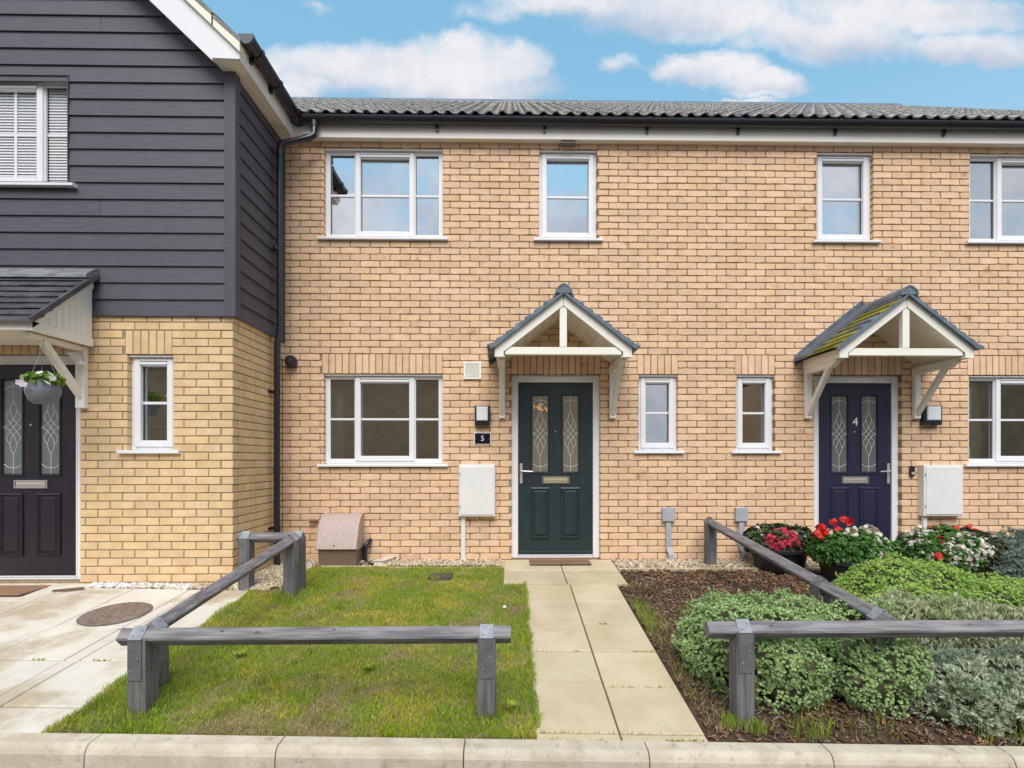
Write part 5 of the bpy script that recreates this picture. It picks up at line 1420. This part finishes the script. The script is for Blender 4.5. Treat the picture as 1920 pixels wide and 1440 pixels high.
def hit(px, py, e, Yd):
    """where the sight line meets the outside of the foliage"""
    o = Vector((0, 0, CAMZ)); d = at(px, py, Yd)-o
    A = sum((d[i]/e[3+i])**2 for i in range(3)); B = sum(d[i]/e[3+i]*(o[i]-e[i])/e[3+i] for i in range(3)); C = sum(((o[i]-e[i])/e[3+i])**2 for i in range(3))-1.12
    q = B*B-A*C
    return at(px, py, Yd) if q <= 0 else o+d*((-B-math.sqrt(q))/A)
def planter(label, px_, Yp, top_py, rad, spreadR, hts, leafm, heads, seed, pot=True, zb=None, leaf2=None, pot_h=.27, nleaf=900):
    rs = np.random.RandomState(seed); cx = at(px_, 1000, Yp).x; zb = G(cx, Yp) if zb is None else zb
    zt = zb+pot_h
    t = thing('flower_pot', (cx, Yp, zb), label, 'flower pot', 'black pots of flowers by the navy door')
    MB().lathe([(rad*.74, 0), (rad*.78, .01), (rad*.93, pot_h*.80), (rad*.97, pot_h*.82), (rad*1.03, pot_h*.84), (rad*1.05, pot_h*.98), (rad*1.02, pot_h), (rad*.96, pot_h-.005), (rad*.94, pot_h-.04)], (cx, Yp, zb), 28).build('pot', M_POT, t, smooth=True)
    lob = [(cx, Yp, zt+hts*.30, spreadR, spreadR*.75, hts*.62)]
    P, N_ = lobes_points(lob, .03, rs, .08, .025, zmin=zt-.035, up=.4)
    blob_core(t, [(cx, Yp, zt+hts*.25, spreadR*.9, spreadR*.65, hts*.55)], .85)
    sel = rs.permutation(len(P))
    if leaf2:
        h_ = P[:, 0] > cx+leaf2[1]; leaves(P[h_], N_[h_], 5, leaf2[2], leaf2[2]*.7, 1.1, rs, leaf2[0], 'foliage', t, droop=.3); leaves(P[~h_], N_[~h_], 5, .05, .042, 1.2, rs, leafm, 'foliage', t, droop=.3)
    else: leaves(P, N_, 5, .05, .042, 1.2, rs, leafm, 'foliage', t, droop=.3)
    for (m, r, n, size, lst) in heads:
        vs = [petal_head(m, r, n, .3, rs, size) for _ in range(4)]
        for (hx, hy) in lst:
            p = hit(hx, hy, lob[0], Yp-.1*spreadR)
            o = link('flower', vs[rs.randint(4)], t, p, (rs.uniform(.5, 1.1), rs.uniform(-.4, .4), rs.uniform(0, 6.28)))
    return t
def scat(rs_, n, x0, x1, y0, y1, ell=True):
    L = []
    while len(L) < n:
        x, y = rs_.uniform(x0, x1), rs_.uniform(y0, y1)
        if not ell or ((x-(x0+x1)/2)/((x1-x0)/2))**2+((y-(y0+y1)/2)/((y1-y0)/2))**2 < 1: L.append((x, y))
    return L
rf = random.Random(77)
planter('black pot of crimson flowers behind the sloping fence rail, leftmost of the pots', 1461, 5.72, 1022, .30, .33, .22, M_DKLEAF,
        [(M_CRIM, .026, 11, .019, scat(rf, 60, 1432, 1502, 992, 1030)), (M_WPET, .018, 6, .020, [(1424, 997), (1430, 1006), (1420, 990)]+scat(rf, 9, 1490, 1512, 988, 1012))], 1, leaf2=None, pot_h=.24)
planter('large black pot of red geraniums and white flowers before the navy door', 1597, 5.18, 1045, .31, .35, .25, M_GER,
        [(M_RED, .036, 17, .024, [(1537, 991), (1532, 1000), (1546, 998), (1535, 1007), (1563, 980), (1583, 975), (1592, 978), (1571, 995), (1602, 1000), (1541, 989)]),
         (M_WPET, .034, 20, .021, [(1553, 998), (1580, 1000), (1590, 996), (1601, 1004), (1612, 1000), (1585, 1006), (1625, 990), (1633, 992), (1640, 996), (1647, 1003), (1643, 1012)]),
         (M_WPET, .018, 6, .021, scat(rf, 34, 1634, 1666, 1004, 1052)+scat(rf, 10, 1575, 1640, 990, 1008)+[(1530, 1042), (1536, 1050), (1525, 1030)]), (M_CRIM, .02, 8, .015, [(1610, 998), (1616, 1001)])], 2, pot_h=.26)
planter('black pot overflowing with white and red flowers right of the navy door', 1782, 5.42, 1070, .30, .46, .34, M_GER,
        [(M_WPET, .018, 6, .021, scat(rf, 62, 1694, 1750, 988, 1026)+scat(rf, 105, 1770, 1862, 1000, 1070)+scat(rf, 14, 1790, 1850, 1060, 1092)+scat(rf, 12, 1726, 1760, 1034, 1050)),
         (M_RED, .036, 17, .024, [(1746, 992), (1763, 1013), (1793, 993), (1818, 989), (1761, 1045), (1828, 998), (1758, 1041)])], 3, leaf2=(M_DKLEAF, .02, .04), pot_h=.16)
# hanging basket
hb = at(81, 735, 4.5); sc_ = 4.5/F
t = thing('hanging_basket', (hb.x, 4.5, at(81, 757, 4.5).z), 'grey woven hanging basket of pink and white petunias under the left canopy', 'hanging basket')
zb = at(81, 757, 4.5).z; H_ = 41*sc_; R_ = 27*sc_
MB().lathe([(R_*.55, 0), (R_*.78, H_*.12), (R_*.97, H_*.45), (R_*1.0, H_*.62), (R_*.90, H_), (R_*.84, H_), (R_*.80, H_*.9)], (hb.x, 4.5, zb), 28).build('basket', M_BASKET, t, smooth=True)
top = at(81, 640, 4.5).z
for k in range(3):
    a = 2*math.pi*k/3+.3
    MB().tube([(hb.x+R_*.88*math.cos(a), 4.5+R_*.88*math.sin(a), zb+H_), (hb.x, 4.5, top-.04)], .0016, 5).build('chain', M_STEEL, t)
MB().tube([(hb.x, 4.5, top-.045), (hb.x, 4.5, top), (hb.x+.01, 4.5, top+.02)], .0025, 6).build('hook', M_STEEL, t)
rs = np.random.RandomState(5)
P, N_ = lobes_points([(hb.x, 4.5, zb+H_*1.12, R_*1.05, R_*.9, .030)], .02, rs, .05, .015, zmin=zb+H_*.8, up=.5)
leaves(P, N_, 5, .028, .019, 1.2, rs, M_LIME, 'foliage', t, droop=.35)
for (px_, py_) in ((74, 699), (99, 708), (88, 718), (40, 708), (36, 717), (44, 720), (96, 700)):
    o = link('flower', petal_head(M_PPET, .002, 1, 0, rs, .030), t, at(px_, py_, 4.33), (1.3, 0, rs.uniform(-.5, .5)))
# white bird ornament on the bracket post
c = at(146, 671, 4.93)
t = thing('bird_ornament', tuple(at(153, 680, 4.93)), 'white bird ornament perched on the left canopy bracket', 'ornament')
k = .115/25
prof = [(-17, 10), (-13, 13), (-6, 13), (0, 8), (5, -2), (6, -8), (2, -8), (-3, -5), (-8, 0), (-9, 6), (-13, 8)]
MB().prism([(c.x+a*k*1.15-.01, c.z+b*k*.8) for a, b in prof], 'y', 4.92, 4.945).build('bird', M_ORN, t, bevel=.005)
MB().box(c.x-.002, c.x+.045, 4.90, 4.975, c.z-.060, c.z-.034).build('perch', M_ORN, t, bevel=.004)

# ------------------------------------------------------------------ things seen through the glass
def curtain(x0, x1, z0, z1, y, m, label, waves=5):
    n = 40; V = []; Fc = []
    for i in range(n+1):
        x = x0+(x1-x0)*i/n; yy = y+.018*math.sin(i/n*waves*2*math.pi)+.006*math.sin(i*1.7)
        V += [(x, yy, z0), (x+.006*math.sin(i*.9), yy, z1)]
    for i in range(n): Fc.append((2*i, 2*i+2, 2*i+3, 2*i+1))
    o = MB().add(V, Fc).build('curtain', m, smooth=True); md = o.modifiers.new('s', 'SOLIDIFY'); md.thickness = .002
    return tag(o, label, 'curtain')
w = win5[0]; curtain(w[0]-.05, w[0]+.36, w[2]+.05, w[3]+.05, Y0+.30, M_CURT, 'white curtain inside the left of the upstairs window above the gas box', 6)
curtain(w[1]-.26, w[1]-.14, w[2]+.05, w[3]+.05, Y0+.30, M_CURT, 'white curtain inside the right of the upstairs window above the gas box', 2)
w = win5[2]; curtain(w[0]-.05, w[0]+.13, w[2], w[3]+.05, Y0+.30, M_CURTD, 'beige curtain inside the left of the ground floor window', 3)
w = win4[1]; curtain(w[0]-.05, w[0]+.9, w[2]-.02, w[3]+.05, Y0+.62, M_CURT, 'white curtain inside the upstairs window at the right edge', 9)
t = thing('picture_easel', (w[0]+.25, Y0+.35, w[2]), 'white leaning board standing inside the right edge upstairs window', 'board')
MB().bar((w[0]+.10, Y0+.36, w[2]+.04), (w[0]+.26, Y0+.34, w[2]+.38), .03, .03).build('board_edge', M_WHITE, t)
MB().box(w[0]+.32, w[0]+.36, Y0+.35, Y0+.38, w[2]+.04, w[2]+.36).build('board_support', M_WHITE, t)
# venetian blind of the left house
bl = thing('venetian_blind', ((WU[0]+WU[1])/2, Y1+.12, WU[2]), 'white venetian blind behind the upstairs window of the boarded house', 'blind')
z = WU[2]+.06; me = mesh('slat', [(-.56, -.006, -.0155), (.56, -.006, -.0155), (.56, .005, .0155), (-.56, .005, .0155)], [(0,1,2,3)], M_BLIND)
while z < WU[3]-.03:
    link('slat', me, bl, ((WU[0]+WU[1])/2, Y1+.075, z)); z += .0268
# wooden table in the right-hand room
w = win4[2]
t = thing('wooden_table', (w[0]+.5, Y0+.6, .02), 'pale wooden table inside the ground floor window at the right edge', 'table')
zt_ = at(1850, 832, Y0+.5).z
MB().box(w[0]+.28, w[0]+1.2, Y0+.45, Y0+.95, zt_-.035, zt_).build('table_top', M_PINE, t)
for x in (w[0]+.31, w[0]+1.15):
    MB().box(x, x+.05, Y0+.46, Y0+.51, .02, zt_-.035).build('leg', M_PINE, t)
MB().bar((w[0]+.05, Y0+.42, zt_), (w[0]+.16, Y0+.42, .3), .03, .03).build('leg', M_PINE, t)
# lit pendant in the hall behind the green door
c = at(1013, 762, Y0+.55)
t = thing('pendant_lamp', (c.x, Y0+.55, c.z), 'lit warm pendant lamp glowing behind the green door glass', 'lamp')
for k in range(14):
    rb = random.Random(k+40); x, z, q = c.x+rb.uniform(-.085, .085), c.z+rb.uniform(-.05, .035), rb.uniform(.010, .021)
    MB().lathe([(.002, -q), (q*.8, -q*.6), (q, 0), (q*.8, q*.6), (.002, q)], (x, Y0+.55+rb.uniform(-.05, .05), z), 8).build('bulb', M_GLOW, t, smooth=True)
MB().tube([(c.x, Y0+.55, c.z), (c.x, Y0+.55, 2.42)], .006, 6).build('cord', M_BRASS, t)
# hedge of distant dark stuff is not needed; houses across the road are mirrored in the panes
def far_house(x0, x1, y, label, wall_h=4.6, roof_h=2.6, depth=7, wins=True):
    t = thing('house', ((x0+x1)/2, y, zr), label, 'house', 'houses across the road')
    MB().box(x0, x1, y-depth, y, zr, zr+wall_h).build('wall', M_OBRICK, t)
    for k in range(int(wall_h/.15)):
        z = zr+k*.15; MB().add([(x0, y+.045, z), (x1, y+.045, z), (x1, y+.034, z+.155), (x0, y+.034, z+.155), (x0, y+.005, z), (x1, y+.005, z)], [(0,1,2,3), (0,4,5,1)]).build('cladding_board', M_OBRICK, t)
    rf_ = part('roof', t, ((x0+x1)/2, y-depth/2, zr+wall_h)); n = 12
    for s in (1, -1):
        for k in range(n):
            ya = y+.3-(depth/2+.3)*k/n if s > 0 else y-depth-.3+(depth/2+.3)*k/n
            yb = y+.3-(depth/2+.3)*(k+1)/n if s > 0 else y-depth-.3+(depth/2+.3)*(k+1)/n
            za, zb_ = zr+wall_h+roof_h*k/n, zr+wall_h+roof_h*(k+1)/n
            MB().add([(x0-.2, ya, za+.05), (x1+.2, ya, za+.05), (x1+.2, yb, zb_), (x0-.2, yb, zb_)], [(0,1,2,3) if s < 0 else (3,2,1,0)]).build('tile_course', M_OROOF, rf_)
    x = x0+1 if wins else x1
    while x < x1-1.5:
        for zz in (zr+.9, zr+3.1):
            w_ = part('window', t, (x+.5, y, zz)); MB().ring(x, x+1.2, zz, zz+1.1, .07, y+.005, y+.05).build('frame', M_WHITE, w_)
            MB().box(x+.07, x+1.13, y+.01, y+.02, zz+.07, zz+1.03).build('pane', M_BLACKP, w_)
        x += 2.6
far_house(-14, 4.6, -7.5, 'brown boarded house across the road, mirrored in the ground floor windows', wins=False)
far_house(9.8, 20, -7.5, 'dark house across the road, mirrored in the right-hand ground floor windows')
